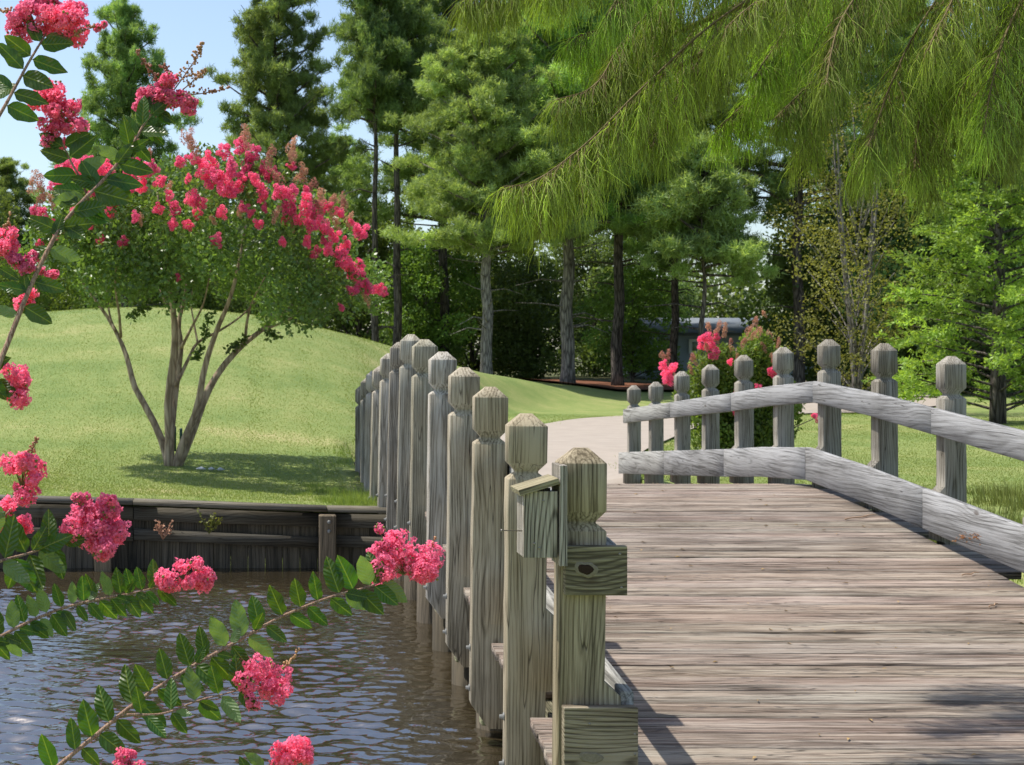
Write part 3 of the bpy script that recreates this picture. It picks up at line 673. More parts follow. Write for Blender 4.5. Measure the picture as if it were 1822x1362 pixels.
for (m, px, y, sc_, lab) in (
    (bF, 60, 50, .62, 'leafy understory tree at the left behind the mound top'), (bE, 170, 62, .8, 'dark understory tree behind the left shoulder of the mound'),
    (bD, 300, 58, .8, 'low dark understory tree behind the mound summit'), (bF, 760, 58, .75, 'light green understory tree right of the two thin trunks'),
    (bE, 640, 62, .9, 'dark understory tree behind the two thin trunks'), (bE, 840, 66, .85, 'dark understory tree behind the pale pine'),
    (bD, 930, 60, .75, 'low dark understory tree left of the thick grey trunk'), (bE, 1060, 68, .82, 'dark understory tree between the thick grey and dark trunks'),
    (bF, 1125, 55, .62, 'sunlit understory tree by the dark trunk at the mulch bed'), (bE, 1175, 72, .6, 'dark understory tree left of the far house'),
    (bE, 1490, 52, .85, 'dark understory tree right of the stout pine trunk'), (bD, 1600, 46, 1.0, 'dark understory tree behind the yellowing tree'),
    (bE, 1740, 44, .95, 'dark understory tree behind the feathery green tree'), (bE, 450, 64, .75, 'dark understory tree behind the round-headed pine trunk'),
    (bE, -80, 60, .9, 'dark understory tree past the left edge of the view'), (bE, 1900, 48, 1.0, 'dark understory tree past the right edge of the view')):
    place_tree('understory_tree', m, px, y, lab, 'tree', sc_*1.3, None, GB)
# far treeline, one mass
s = Soup(); blobs = []; rn = random.Random(3)
for k in range(150):
    x = -75+k*1.15+rn.uniform(-.8, .8); blobs.append((x, 96+rn.uniform(-4, 6), rn.uniform(.2, 6.0), 3.0, 2.2, 2.6))
leaf_cloud(s, blobs, .35, .40)
tag(s.build('far_treeline', M['bushdark']), 'dark far-off woodland closing the view behind the pines', None, None, 'stuff')

# yellowing slender tree, feathery cypress
by_ = make_broad(31, 7.8, 1.9, 46, .62, .075, .10, M['birch'], M['pinebark_light'], .06, .06, 4)
place_tree('slender_tree', by_, 1525, 33, 'slender tree with thin yellowing leaves behind the crest post of the right railing', 'tree', .92, .5)
global_c = RNG
def make_cypress(seed, H, R):
    global RNG; RNG = np.random.default_rng(seed); rnd = random.Random(seed); st = Soup(); sf = Soup()
    tube(st, spline([(0, 0, -.2), (.05, 0, H*.5), (0, .05, H)], 10), np.linspace(.16, .02, 10), 8)
    for k in range(110):
        u = .03+.95*k/110; a = k*2.399+rnd.uniform(-.4, .4); L = R*(1-u)**.55*rnd.uniform(.6, 1.1)+.2; z = u*H
        br = spline([(0, 0, z), (cos(a)*L*.5, sin(a)*L*.5, z+.12*L), (cos(a)*L, sin(a)*L, z+.12*L+rnd.uniform(-.15, .25))], 9); tube(st, br, np.linspace(.03, .006, 9), 4, cap=False)
        bt = rnd.uniform(.7, 1.3)
        for q in range(11):     # feathery sprays: a mid line with many short leaflets on both sides
            v = rnd.uniform(.3, 1.0); c = br[int(v*8)]; aa = a+rnd.uniform(-1.1, 1.1); l = rnd.uniform(.35, .7); d = np.array([cos(aa), sin(aa), rnd.uniform(-.25, .45)]); d /= np.linalg.norm(d)
            m = 46; w_ = RNG.uniform(0, 1, (m, 1)); Cc = c+d*l*w_+RNG.normal(size=(m, 3))*.035; U = unit(d+RNG.normal(size=(m, 3))*.9)*RNG.uniform(.06, .13, (m, 1))
            cards(sf, Cc, U, perp(unit(U))*.018, bt*RNG.uniform(.75, 1.3, m))
    return st.mesh('trunk', M['pinebark'], True), sf.mesh('crown', M['cypress'])
place_tree('cypress_tree', make_cypress(41, 6.4, 2.3), 1775, 27, 'bright green feathery tree filling the right edge behind the last posts', 'tree', 1.0, .5)
RNG = global_c

# far house glimpsed through the trunks
hz = base_z(18, 60); house = empty('house', (19, 62, hz)); H0 = Vector((19, 62, hz)); tag(house, 'grey blue house half hidden behind the pine trunks', 'house')
bx('wall', 15.4, 22.6, 60, 66, hz, hz+1.9, M['housewall'], house, H0)
s = Soup(); s.add([(-4, -3.5, 0), (4, -3.5, 0), (4, 3.5, 0), (-4, 3.5, 0), (-4, 0, .7), (4, 0, .7)], [[(0, 1, 5, 4), (2, 3, 4, 5)], [(1, 2, 5), (3, 0, 4)], [(3, 2, 1, 0)]])
s.build('roof', M['houseroof'], house, loc=Vector((19, 63, hz+1.9))-H0)
for x_ in (17.2, 20.4):
    wf = bx('window', x_, x_+.46, 59.92, 59.995, hz+1.05, hz+1.65, M['whitewin'], house, H0)
    s = Soup(); box(s, -.10, .10, -.02, 0, -.18, .18); s.build('pane', M['glasspane'], wf, loc=(0, -.042, 0))

# ------------------------------------------------------------------ crape myrtle beyond the pond
YM = 14.6; MB = P(305, 836, YM); MB.z = base_z(MB.x, YM)
myr = empty('flowering_tree', MB); tag(myr, 'multi-stemmed crape myrtle tree with pink blossom on the lawn beyond the pond', 'tree')
def stem(path, r0, r1, name='stem', parent=myr, org=MB, y=YM, dys=(0, 0), mat='myrtlebark', n=16, k=8):
    pts_ = []
    for q, (a, b) in enumerate(path):
        v = q/(len(path)-1); yy = y+dys[0]+(dys[1]-dys[0])*v; pts_.append(P(a, b, yy)-org)
    s = Soup(); p_ = spline(pts_, n); tube(s, p_, np.linspace(r0, r1, n)*(.64 if parent is myr else 1), k); s.build(name, M[mat], parent, True); return p_
stem([(303, 842), (290, 790), (268, 740), (240, 690), (232, 660), (222, 625), (205, 588), (180, 548), (148, 505), (120, 450)], .065, .014, dys=(0, .5))
stem([(300, 842), (302, 780), (300, 710), (311, 620), (309, 560), (300, 500), (290, 420), (280, 340)], .085, .018, dys=(0, -.3))
stem([(303, 790), (311, 710), (322, 620), (318, 575), (332, 515), (345, 430), (350, 330)], .055, .014, dys=(-.02, .4))
stem([(309, 842), (325, 790), (350, 730), (364, 655), (385, 590), (408, 535), (425, 470), (440, 380)], .07, .016, dys=(0, -.5))
stem([(311, 842), (342, 770), (368, 700), (395, 655), (428, 618), (460, 592), (495, 565), (560, 510), (620, 450)], .075, .014, dys=(0, .2))
stem([(312, 688), (335, 640), (352, 610), (392, 588), (430, 562), (470, 520)], .032, .01, dys=(.03, .5))
stem([(352, 612), (346, 580), (340, 540), (345, 500)], .018, .008, dys=(.1, .3))
stem([(205, 590), (195, 560), (190, 520), (180, 470)], .022, .008, dys=(.3, .6))
stem([(215, 600), (212, 560), (205, 500), (215, 430)], .026, .009, dys=(.3, -.2))
stem([(309, 560), (290, 530), (270, 490), (240, 440)], .03, .009, dys=(-.2, .3))
stem([(322, 620), (340, 585), (362, 540), (375, 480)], .028, .008, dys=(.1, -.4))
stem([(436, 612), (440, 570), (452, 530), (480, 480)], .028, .008, dys=(.1, -.2))
stem([(460, 592), (500, 575), (545, 552), (600, 530)], .022, .008, dys=(.15, .6))
s = Soup(); rn = random.Random(9); RNG = np.random.default_rng(9); blobs = []
def crown_low(px): return np.interp(px, [60, 140, 200, 260, 330, 420, 500, 560, 620, 680], [430, 520, 535, 505, 545, 530, 570, 575, 548, 520])
def crown_top(px): return np.interp(px, [60, 110, 200, 260, 340, 430, 500, 560, 620, 680], [400, 330, 315, 300, 268, 275, 300, 350, 410, 500])
def YSP(px): return 1.45*sqrt(max(.05, 1-((px-375)/330)**2))
while len(blobs) < 235:
    px = rn.uniform(70, 672); py = rn.uniform(255, 585)
    if not (crown_top(px)+12 < py < crown_low(px)-14): continue
    yy = YM+rn.uniform(-1, 1)*YSP(px); c = P(px, py, yy)-MB; r = rn.uniform(.10, .22)
    if rn.random() < .12: continue
    blobs.append((c.x, c.y, c.z, r, r, r*1.35))
leaf_cloud(s, blobs, .33, .052, up=.1)
o = s.build('crown', M['myrtle_far'], myr); o['kind'] = 'stuff'
for (px, py, dx, dy) in ((228, 568, 30, -20), (440, 600, -30, 22), (362, 610, 12, -50), (345, 640, 14, -20), (470, 590, 25, 10)):   # water shoots
    s = Soup(); b0 = P(px, py, YM)-MB; d = P(px+dx, py+dy, YM)-P(px, py, YM); tube(s, [b0, b0+d*.5, b0+d], [.006, .005, .003], 4)
    m = 70; v = RNG.uniform(.1, 1.1, (m, 1)); C = np.array(b0)+np.array(d)*v+RNG.normal(size=(m, 3))*.018; U = rdir(m)*.055; cards(s, C, U, perp(unit(U))*.017, RNG.uniform(.6, 1.0, m)); s.build('shoot', M['myrtle_far'], myr)
# blossom heads, shared meshes
def head_mesh(seed, mat, fluffy, bud=False):
    r = np.random.default_rng(seed); s = Soup(); n = 420 if not bud else 260
    lobes = [(0, 0, .12, .8)]+[(r.uniform(-.6, .6), r.uniform(-.6, .6), r.uniform(-.6, .85), r.uniform(.26, .46)) for _ in range(7)]
    for (a, b, c, q) in lobes:
        m = int(n*q*.6); d = r.normal(size=(m, 3)); d = unit(d); C = np.array([a, b, c])+d*q*.75*r.uniform(.6, 1.0, (m, 1))
        if bud: C[:, :2] *= .5
        U = unit(r.normal(size=(m, 3))+d)*(.17 if not bud else .14); W_ = unit(np.cross(U, r.normal(size=(m, 3))))*(.075 if not bud else .035)
        Vt = (.8+.35*r.uniform(size=m))
        C0 = C; mm = C0+U*.5; V = np.stack([C0, mm-W_, C0+U, mm+W_], 1).reshape(-1, 3); s.add(V, np.arange(4*m).reshape(m, 4), np.repeat(Vt, 4))
    return s.mesh('blossom', mat)
hm = [head_mesh(50+k, M['petal_far'], 1) for k in range(5)]; bm_ = [head_mesh(60+k, M['bud_far'], 1, True) for k in range(3)]
def heads(parent, org, lst, y, spread, name, meshes, r=.0, flatten=1.0):
    for (px, py, sz) in lst:
        yy = (y-YSP(px)*random.uniform(.85, 1.12)+.02) if parent is myr else y+random.uniform(-1, .25)*spread; c = P(px, py, yy)-org; o = link(name, random.choice(meshes), parent, c)
        q = sz*yy/F*.92; o.scale = (q, q, q*random.uniform(.8, 1.15)); o.rotation_euler = (random.uniform(-.5, .5), random.uniform(-.5, .5), random.uniform(0, 6.28))
pk = [(322, 292, 18), (345, 285, 14), (398, 272, 18), (430, 262, 22), (450, 275, 18), (372, 290, 20), (360, 305, 18), (385, 312, 18), (412, 300, 20), (440, 296, 22), (400, 330, 24), (425, 335, 20), (370, 330, 16), (455, 320, 16),
      (355, 360, 18), (350, 380, 13), (312, 375, 17), (306, 400, 13), (385, 428, 15), (256, 310, 22), (240, 298, 16), (205, 325, 15), (232, 340, 14), (140, 305, 22), (160, 318, 18), (110, 320, 15), (75, 385, 16), (72, 440, 13), (220, 430, 14), (196, 382, 18),
      (205, 355, 14), (110, 300, 14), (130, 345, 13), (482, 310, 18), (468, 345, 20), (498, 342, 20), (520, 345, 18), (515, 370, 20), (545, 362, 18), (540, 388, 20), (560, 378, 20), (580, 372, 15), (575, 400, 20), (555, 405, 16), (605, 378, 13), (592, 425, 17), (583, 446, 16), (640, 418, 22), (615, 440, 16),
      (610, 465, 22), (625, 478, 22), (604, 448, 18), (640, 500, 20), (628, 520, 16), (655, 512, 16), (672, 515, 14), (684, 520, 10), (608, 550, 10), (505, 395, 12), (410, 345, 16), (318, 495, 9), (470, 300, 15), (432, 318, 18), (335, 320, 10), (160, 400, 12), (100, 420, 10), (576, 430, 12), (470, 372, 10), (445, 380, 10), (545, 340, 12), (625, 395, 10)]
bd = [(345, 262, 22), (338, 250, 15), (440, 248, 18), (432, 255, 14), (515, 268, 18), (522, 285, 16), (480, 285, 17), (530, 320, 18), (500, 325, 20), (550, 340, 18), (572, 352, 16), (590, 362, 16), (612, 372, 18), (618, 395, 16), (570, 368, 16), (60, 328, 20), (75, 338, 20), (70, 362, 16), (95, 360, 14), (238, 252, 18), (250, 268, 15), (265, 275, 12), (300, 335, 12), (540, 310, 14), (600, 400, 16), (560, 395, 14), (380, 395, 10), (425, 380, 12), (490, 385, 16), (655, 535, 12), (250, 395, 10), (520, 400, 12)]
pk += [(150, 290, 20), (175, 300, 18), (122, 292, 16), (95, 335, 15), (230, 318, 19), (270, 300, 18), (285, 322, 16), (252, 335, 16), (215, 348, 16), (302, 350, 14), (340, 352, 18), (335, 402, 15), (395, 378, 16), (432, 372, 14), (462, 402, 14), (502, 432, 12), (546, 432, 14), (562, 452, 13), (180, 430, 14), (140, 370, 17), (90, 402, 15), (242, 388, 13), (282, 372, 14), (120, 340, 18), (165, 345, 16), (190, 300, 17), (60, 375, 13), (640, 470, 15), (520, 300, 12)]
heads(myr, MB, pk, YM, .9, 'blossom_head', hm); bd = [(a, b, c*1.4) for a, b, c in bd]
heads(myr, MB, bd, YM, .8, 'seed_head', bm_)

# flowering shrub behind the right railing
YS = 17.6; SB = P(1300, 806, YS); SB.z = base_z(SB.x, YS)
shr = empty('flowering_shrub', SB); tag(shr, 'upright crape myrtle shrub with pink and rusty heads behind the right railing', 'shrub')
RNG = np.random.default_rng(12); rn = random.Random(12); s = Soup()
def sh_top(px): return np.interp(px, [1165, 1190, 1215, 1240, 1262, 1300, 1345, 1375, 1400, 1430, 1460], [665, 640, 690, 640, 600, 625, 585, 600, 640, 720, 750])
for k in range(230):
    px = rn.gauss(1315, 60); px = min(1445, max(1180, px)); py = rn.uniform(sh_top(px)+22, 800)
    if abs(px-1315) > 40+(800-py)*.6+25: continue
    c = P(px, py, YS+rn.uniform(-.5, .5))-SB; leaf_cloud(s, [(c.x, c.y, c.z, .12, .12, .2)], .45, .05, up=.5)
o = s.build('foliage', M['bush'], shr); o['kind'] = 'stuff'
for (tx, ty) in ((1190, 650), (1215, 690), (1262, 600), (1290, 640), (1345, 590), (1325, 610), (1375, 620), (1400, 650), (1455, 742), (1240, 650), (1310, 620)):
    stem([(1300+(tx-1300)*.12, 806), (1300+(tx-1300)*.5, 806+(ty-806)*.45), (tx, ty)], .014, .005, 'stem', shr, SB, YS, (0, rn.uniform(-.4, .4)), 'myrtletwig', 8, 5)
heads(shr, SB, [(1185, 665, 14), (1196, 655, 12), (1180, 650, 10), (1390, 762, 11), (1455, 745, 10), (1467, 738, 8), (1310, 700, 8), (1258, 600, 12), (1266, 615, 14), (1275, 600, 9), (1388, 655, 11), (1378, 668, 9), (1312, 800, 9), (1298, 645, 9), (1450, 740, 8), (1365, 705, 9), (1250, 612, 14), (1272, 632, 13), (1190, 675, 13), (1372, 660, 12), (1310, 735, 9), (1350, 690, 9), (1285, 720, 9)], YS-.5, .25, 'blossom_head', hm)
heads(shr, SB, [(1290, 590, 15), (1300, 630, 16), (1250, 660, 14), (1268, 650, 14), (1342, 630, 15), (1360, 620, 14), (1388, 630, 14), (1375, 640, 12), (1320, 650, 12), (1182, 640, 16), (1190, 632, 12), (1200, 675, 12), (1235, 642, 16), (1230, 660, 12), (1262, 585, 15), (1272, 600, 18), (1280, 582, 13), (1258, 620, 14), (1330, 590, 16), (1345, 575, 14), (1350, 595, 16), (1322, 612, 14), (1372, 600, 12), (1385, 612, 12), (1396, 640, 14), (1312, 640, 12), (1300, 610, 11), (1360, 560, 10), (1340, 600, 14), (1215, 700, 9)], YS-.3, .4, 'seed_head', bm_)

# small fixtures on the lawn
for (px, top_, lab) in ((311, 758, 'dark green stake behind the flowering tree trunk, the left one of two'), (322, 762, 'dark green stake behind the flowering tree trunk, the right one of two')):
    yb = 15.6; x = (px-480)*yb/F; z = base_z(x, yb); zt = (638-top_)*yb/F; s = Soup()
    tube(s, [(0, 0, -.05), (0, 0, zt-z-.015), (0, 0, zt-z)], [.016, .016, .009], 8); tag(s.build('stake', M['green_stake'], loc=(x, yb, z)), lab, 'stake', 'green stakes on the lawn')
rn = random.Random(2)
for (px, lab) in ((358, 'white scrap on the grass nearest the flowering tree base'), (376, 'pale scrap in the middle of three right of the tree base'), (392, 'pale scrap on the grass farthest right of the tree base')):
    yb = 14.3; x = (px-480)*yb/F; s = Soup(); n = 10
    V = [(.045*cos(2*pi*k/n)*rn.uniform(.6, 1.2), .035*sin(2*pi*k/n)*rn.uniform(.6, 1.2), rn.uniform(0, .012)) for k in range(n)]+[(0, 0, .028), (0, 0, -.01)]
    s.add(V, [[(k, (k+1) % n, n) for k in range(n)]+[((k+1) % n, k, n+1) for k in range(n)]]); tag(s.build('litter_scrap', M['pebble'], loc=(x, yb, base_z(x, yb)+.02)), lab, 'litter', 'white scraps by the tree')

# dry bits blown over the deck
rb = np.random.default_rng(8); s = Soup()
for k in range(170):
    x_, y_ = rb.uniform(1.15, 3.45), rb.uniform(4.2, 12); a = rb.uniform(0, 3.14); l = rb.uniform(.006, .02); d_ = np.array([cos(a), sin(a), 0])*l; n_ = np.array([-sin(a), cos(a), 0])*l*.3; c0 = np.array([x_, y_, deckz(y_)+.004])
    s.add(np.array([c0-d_, c0-n_+[0, 0, .003], c0+d_, c0+n_+[0, 0, .005]]), [[(0, 1, 2, 3)]], rb.uniform(.5, 1.3))
M['drybit'] = foliage('dry_leaf_crumbs', (.30, .19, .09), .1, .8, .2, tr_c=(1, 1, 1))
tag(s.build('deck_litter', M['drybit']), 'dry leaf crumbs blown over the deck boards', None, None, 'stuff')

# grass: short blades near the bulkhead, tufts, reeds
RNG = np.random.default_rng(5)
def grass(name, X0, X1, Ya, Yb, n, h, wdt, mat, label, dens=None):
    x = RNG.uniform(X0, X1, n); y = Ya+(Yb-Ya)*RNG.uniform(0, 1, n)**2.2; z = gz(x, y)
    U = unit(np.stack([RNG.normal(0, .35, n), RNG.normal(0, .35, n), np.ones(n)], -1))*h*RNG.uniform(.5, 1.4, (n, 1))
    W_ = np.stack([np.cos(RNG.uniform(0, 3.1, n)), np.sin(RNG.uniform(0, 3.1, n)), 0*x], -1)*wdt
    s = Soup(); blades(s, np.stack([x, y, z-.004], -1), U, W_, RNG.uniform(.7, 1.35, n)); return tag(s.build(name, mat), label, None, None, 'stuff')
grass('grass', -4.2, 1.6, 11.36, 15.5, 90000, .016, .0026, M['grass'], 'short mown grass blades on the lawn above the retaining wall')
nb_ = 260000; yy_ = 1/RNG.uniform(1/32, 1/12, nb_); xx_ = (RNG.uniform(-60, 1850, nb_)-480)*yy_/F; keep = ~((xx_ > .7) & (xx_ < 4.0) & (yy_ < 15)); dpt = np.min(np.hypot(xx_[:, None]-c_[None, ::3, 0], yy_[:, None]-c_[None, ::3, 1]), 1); keep &= dpt > 1.55
xx_, yy_ = xx_[keep], yy_[keep]; n = len(xx_); s = Soup()
U = unit(np.stack([RNG.normal(0, .5, n), RNG.normal(0, .5, n), np.ones(n)], -1))*(.010+.00035*yy_)[:, None]*RNG.uniform(.5, 1.5, (n, 1)); W_ = np.stack([np.ones(n), 0*xx_, 0*xx_], -1)*(.0016+.00014*yy_)[:, None]
blades(s, np.stack([xx_, yy_, gz(xx_, yy_)-.004], -1), U, W_, RNG.uniform(.85, 1.3, n)); tag(s.build('lawn_blades', M['grass']), 'mown grass blades over the mound and the lawn beyond the bridge', None, None, 'stuff')
def tufts(name, spots, mat, label, h, m, spr, w=.004):
    s = Soup()
    for (x, y, q) in spots:
        n = int(m*q); a = RNG.uniform(0, 6.28, n); r_ = spr*q*np.sqrt(RNG.uniform(0, 1, n)); X = x+r_*np.cos(a); Y = y+r_*np.sin(a); Z = gz(X, Y)-.01
        U = np.stack([np.cos(a)*.45*RNG.uniform(0, 1, n), np.sin(a)*.45*RNG.uniform(0, 1, n), np.ones(n)], -1)*(h*q*RNG.uniform(.45, 1.1, (n, 1))); W_ = perp(unit(U))*w
        blades(s, np.stack([X, Y, Z], -1), U, W_, RNG.uniform(.7, 1.4, n))
    return tag(s.build(name, mat), label, None, None, 'stuff')
tufts('tall_grass', [(.58, 12.0, 1), (.72, 12.5, 1.1), (.5, 12.9, .9), (.64, 11.6, .8), (.75, 11.9, 1.0), (.4, 13.4, .6), (.3, 12.6, .5)], M['grass'], 'taller unmown grass against the far bridge posts', .085, 420, .2, .003)
rs = [(RNG.uniform(4.6, 8.2), RNG.uniform(8.5, 13.2), RNG.uniform(.6, 1.2)) for _ in range(90)]
tufts('reeds', rs, M['reed'], 'rough straw and green marsh grass on the right bank beside the bridge', .17, 260, .26, .004)
tufts('bank_grass', [(RNG.uniform(4.4, 7), RNG.uniform(5.2, 11.2), RNG.uniform(.6, 1.2)) for _ in range(90)], M['grass'], 'green grass on the bank right of the bridge deck', .10, 260, .26, .004)
ep = []
for k in range(0, 60):
    for q in (-1.5, 1.5): a_ = c_[k]+nrm[k]*(q+RNG.normal()*.06); ep.append((a_[0], a_[1], RNG.uniform(.5, 1.1)))
tufts('edge_grass', ep, M['grass'], 'ragged grass growing over both edges of the path', .06, 130, .32, .006)
# weed growing from the bulkhead
for (px, py, h, lab, mt) in ((372, 905, .17, 'yellowing weed rooted on the retaining wall cap', 'birch'), (290, 915, .13, 'small reddish weed clinging to the retaining wall left of the yellowing one', 'bud_far')):
    b0 = P(px, py+45, 11.16); we = Soup(); RNGw = np.random.default_rng(px)
    for k in range(7):
        a = RNGw.uniform(-1, 1); tip = np.array([a*.09, -.03, h*RNGw.uniform(.6, 1.15)]); tube(we, [(0, 0, 0), tip*.5+np.array([0, -.02, 0]), tip], [.003, .002, .001], 4)
        m = 16; v = RNGw.uniform(.4, 1.05, (m, 1)); C = tip*v+RNGw.normal(size=(m, 3))*.008; U = unit(RNGw.normal(size=(m, 3)))*.028; W_ = unit(np.cross(U, RNGw.normal(size=(m, 3))))*.009
        V = np.stack([C, C+U*.5-W_, C+U, C+U*.5+W_], 1).reshape(-1, 3); we.add(V, np.arange(4*m).reshape(m, 4), np.repeat(RNGw.uniform(.5, 1, m), 4))
    tag(we.build('weed', M[mt], loc=b0), lab, 'weed')

# ------------------------------------------------------------------ near crape myrtle: branches, leaves, blossom
NB = Vector((-1.15, 3.5, -1.40)); near = empty('near_flowering_shrub', NB); tag(near, 'near crape myrtle whose leafy pink-tipped branches reach in from the left edge', 'shrub')
def leaf_mesh(var):
    r = random.Random(var); n = 9; V = []; f = []; amp = r.uniform(.02, .05); ph = r.uniform(0, 6); cur = r.uniform(-.22, .12); cup = r.uniform(.06, .16)
    for i_ in range(n+1):
        u = i_/n; w_ = .262*math.sin(pi*u**.80)**.66*(1-.10*u) if 0 < u < 1 else .004; z = cur*u*u
        for q, yy in enumerate((-1, -.55, 0, .55, 1)):
            V.append((u-.03*abs(yy)*w_, yy*w_*(1+.05*sin(u*17+ph+q)), z+cup*abs(yy)*w_*1.4+(amp*sin(u*13+ph+yy*2)*abs(yy))))
    for i_ in range(n):
        for q in range(4): a = i_*5+q; f.append((a, a+5, a+6, a+1))
    # stalk
    b_ = len(V); V += [(-.07, -.008, 0), (-.07, .008, 0), (0.02, .008, .004), (0.02, -.008, .004)]; f.append((b_, b_+1, b_+2, b_+3))
    s = Soup(); s.add(V, [f]); return s.mesh('leaf', M['leaf'], True)
lm = [leaf_mesh(k) for k in range(8)]
def frame(x, nrm_):
    x = Vector(x).normalized(); n_ = Vector(nrm_); n_ = (n_-x*n_.dot(x)).normalized(); y = n_.cross(x); return Matrix((x, y, n_)).transposed()
def add_leaf(parent, org, base, dirv, size, nrm_):
    R_ = frame(dirv, nrm_); m = Matrix.Translation(base-org) @ R_.to_4x4() @ Matrix.Diagonal((size, size*random.uniform(.9, 1.12), size, 1))
    return link('leaf', random.choice(lm), parent, mat4=m)
def panicle(parent, org, px, py, wpx, hpx, y, seed, dens=1.0, axis=0.0, lobes=None):
    """a crape myrtle panicle: side clusters of crinkled six-petalled florets round a branching stalk, some buds"""
    r = np.random.default_rng(seed); c = np.array(P(px, py, y)); W_ = wpx*1.2*y/F/2; H_ = hpx*1.18*y/F/2; s = Soup(); sg = Soup()
    L = []
    nl = lobes or 13
    for k in range(nl):
        a = r.uniform(0, 2*pi); q = np.sqrt(r.uniform(.05, 1)); L.append((cos(a)*q*.72, r.uniform(-.8, .8)*.7, sin(a)*q*.72, r.uniform(.22, .40)))
    ca, sa = cos(axis), sin(axis); md = min(W_, H_)
    for (a, b, e, q) in L:
        ox, oz = a*W_, e*H_; lc = c+np.array([ox, b*md, oz]); lr = q*(.45*md+.55*sqrt(W_*H_)); m = int(26*dens*(lr/.024)**2)+14
        tube(sg, [c+np.array([0, 0, -H_*.3]), (c+lc)/2, lc], [.0014, .001, .0008], 4, .7, cap=False)
        d = unit(r.normal(size=(m, 3))); C = lc+d*lr*r.uniform(.7, 1.08, (m, 1))
        d = unit(d+.45*r.normal(size=(m, 3)))
        e1_ = unit(np.cross(d, r.normal(size=(m, 3)))); e2_ = np.cross(d, e1_)
        for p_ in range(6):           # petals: narrow claw, broad crinkled blade
            th = p_*pi/3+r.uniform(-.2, .2, m); dd = e1_*np.cos(th)[:, None]+e2_*np.sin(th)[:, None]; tt = np.cross(d, dd); rl = r.uniform(.0062, .0095, (m, 1))
            b0 = C+dd*rl*.25; k1 = C+dd*rl*.75+tt*rl*.46+d*r.uniform(-.003, .003, (m, 1)); k2 = C+dd*rl*1.12+d*r.uniform(-.003, .003, (m, 1)); k3 = C+dd*rl*.75-tt*rl*.46+d*r.uniform(-.003, .003, (m, 1)); kc = C+dd*rl*.72+d*r.uniform(-.001, .0035, (m, 1))
            V = np.stack([b0, k1, k2, k3, kc], 1).reshape(-1, 3); i_ = np.arange(m)[:, None]*5
            f = np.concatenate([i_+np.array([[0, 1, 4]]), i_+np.array([[1, 2, 4]]), i_+np.array([[2, 3, 4]]), i_+np.array([[3, 0, 4]])]); s.add(V, f, np.repeat(r.uniform(.72, 1.2, m), 5))
    o = s.build('flower_panicle', M['petal'], parent)
    # buds and calyces
    for k in range(int(26*dens)):
        d = unit(r.normal(size=3)); lo = L[r.integers(len(L))]; p_ = c+np.array([lo[0]*W_, lo[1]*md, lo[2]*H_])+d*lo[3]*md*1.15; ball(sg, p_, r.uniform(.0028, .0042), r.uniform(.7, 1.2))
    g_ = sg.build('bud_stalks', M['budgreen'], o); g_['kind'] = 'stuff'
    o.data.transform(Matrix.Translation(-Vector(c))); o.location = Vector(c)-org; g_.data.transform(Matrix.Translation(-Vector(c)))
    return o
OCT = np.array([(1, 0, 0), (-1, 0, 0), (0, 1, 0), (0, -1, 0), (0, 0, 1), (0, 0, -1)], float)
def _ico():
    import bmesh
    bm = bmesh.new(); bmesh.ops.create_icosphere(bm, subdivisions=1, radius=1); v = np.array([q.co[:] for q in bm.verts]); f = np.array([[w_.index for w_ in q.verts] for q in bm.faces]); bm.free(); return v, f
ICV, ICF = _ico()
def ball(s, c, r, tint): s.add(ICV*r+np.asarray(c), ICF, tint)
def bud_spike(parent, org, pts2, y, seed, n=46, spread=.020):
    """upright spray of round unopened buds"""
    r = np.random.default_rng(seed); p_ = spline([P(a, b, y) for a, b in pts2], 12); s = Soup(); tube(s, p_, np.linspace(.0018, .0008, 12), 5, .55)
    for k in range(n):
        v = r.uniform(.15, 1); q = p_[int(v*11)]; d = unit(r.normal(size=3)); L = spread*(1.15-v*.8)*r.uniform(.4, 1.0); e = q+d*L+np.array([0, 0, .004]); tube(s, [q, e], [.0007, .0007], 3, .5, cap=False)
        ball(s, e, r.uniform(.0026, .0040), r.uniform(.75, 1.3))
    s_ = s.build('bud_spike', M['bud'], parent); s_.data.transform(Matrix.Translation(-P(*pts2[0], y))); s_.location = P(*pts2[0], y)-org
def branch(path, y0, y1, r0, r1, nodes=(), label=None):
    """path in view; nodes: (t, angle of the leaf in the view in degrees, length in photo pixels)"""
    m = len(path); pts_ = [P(a, b, y0+(y1-y0)*k/(m-1)) for k, (a, b) in enumerate(path)]
    org = pts_[0]; s = Soup(); p_ = spline([q-org for q in pts_], 8*m); tube(s, p_, np.linspace(r0, r1, len(p_)), 8)
    for k in range(2, len(p_)-2, 6): ball(s, p_[k], (r0+(r1-r0)*k/len(p_))*1.25, 1.0)
    o = s.build('branch', M['myrtletwig'], near, True); o.location = org-NB
    up_ = path[0][0] == -60 and path[0][1] == 760
    if up_: nodes = [q for k_, q in enumerate(nodes) if k_ % 6 != 5]
    for (t_, ang, L) in nodes:
        L = L*(.88 if up_ else 1.06)
        k = min(len(p_)-1, int(t_*(len(p_)-1))); base = Vector(p_[k])+org; y = base.y; a = radians(ang+random.uniform(-9, 9)); dy = random.uniform(-.35, .35)
        d = Vector((cos(a), dy, sin(a))); up = Vector((random.uniform(-.45, .25), -1.0, random.uniform(-.25, .55)))
        if random.random() < .12: up = -up
        add_leaf(o, org, base+d*.004, d, L*y/F, up)
    return o, org
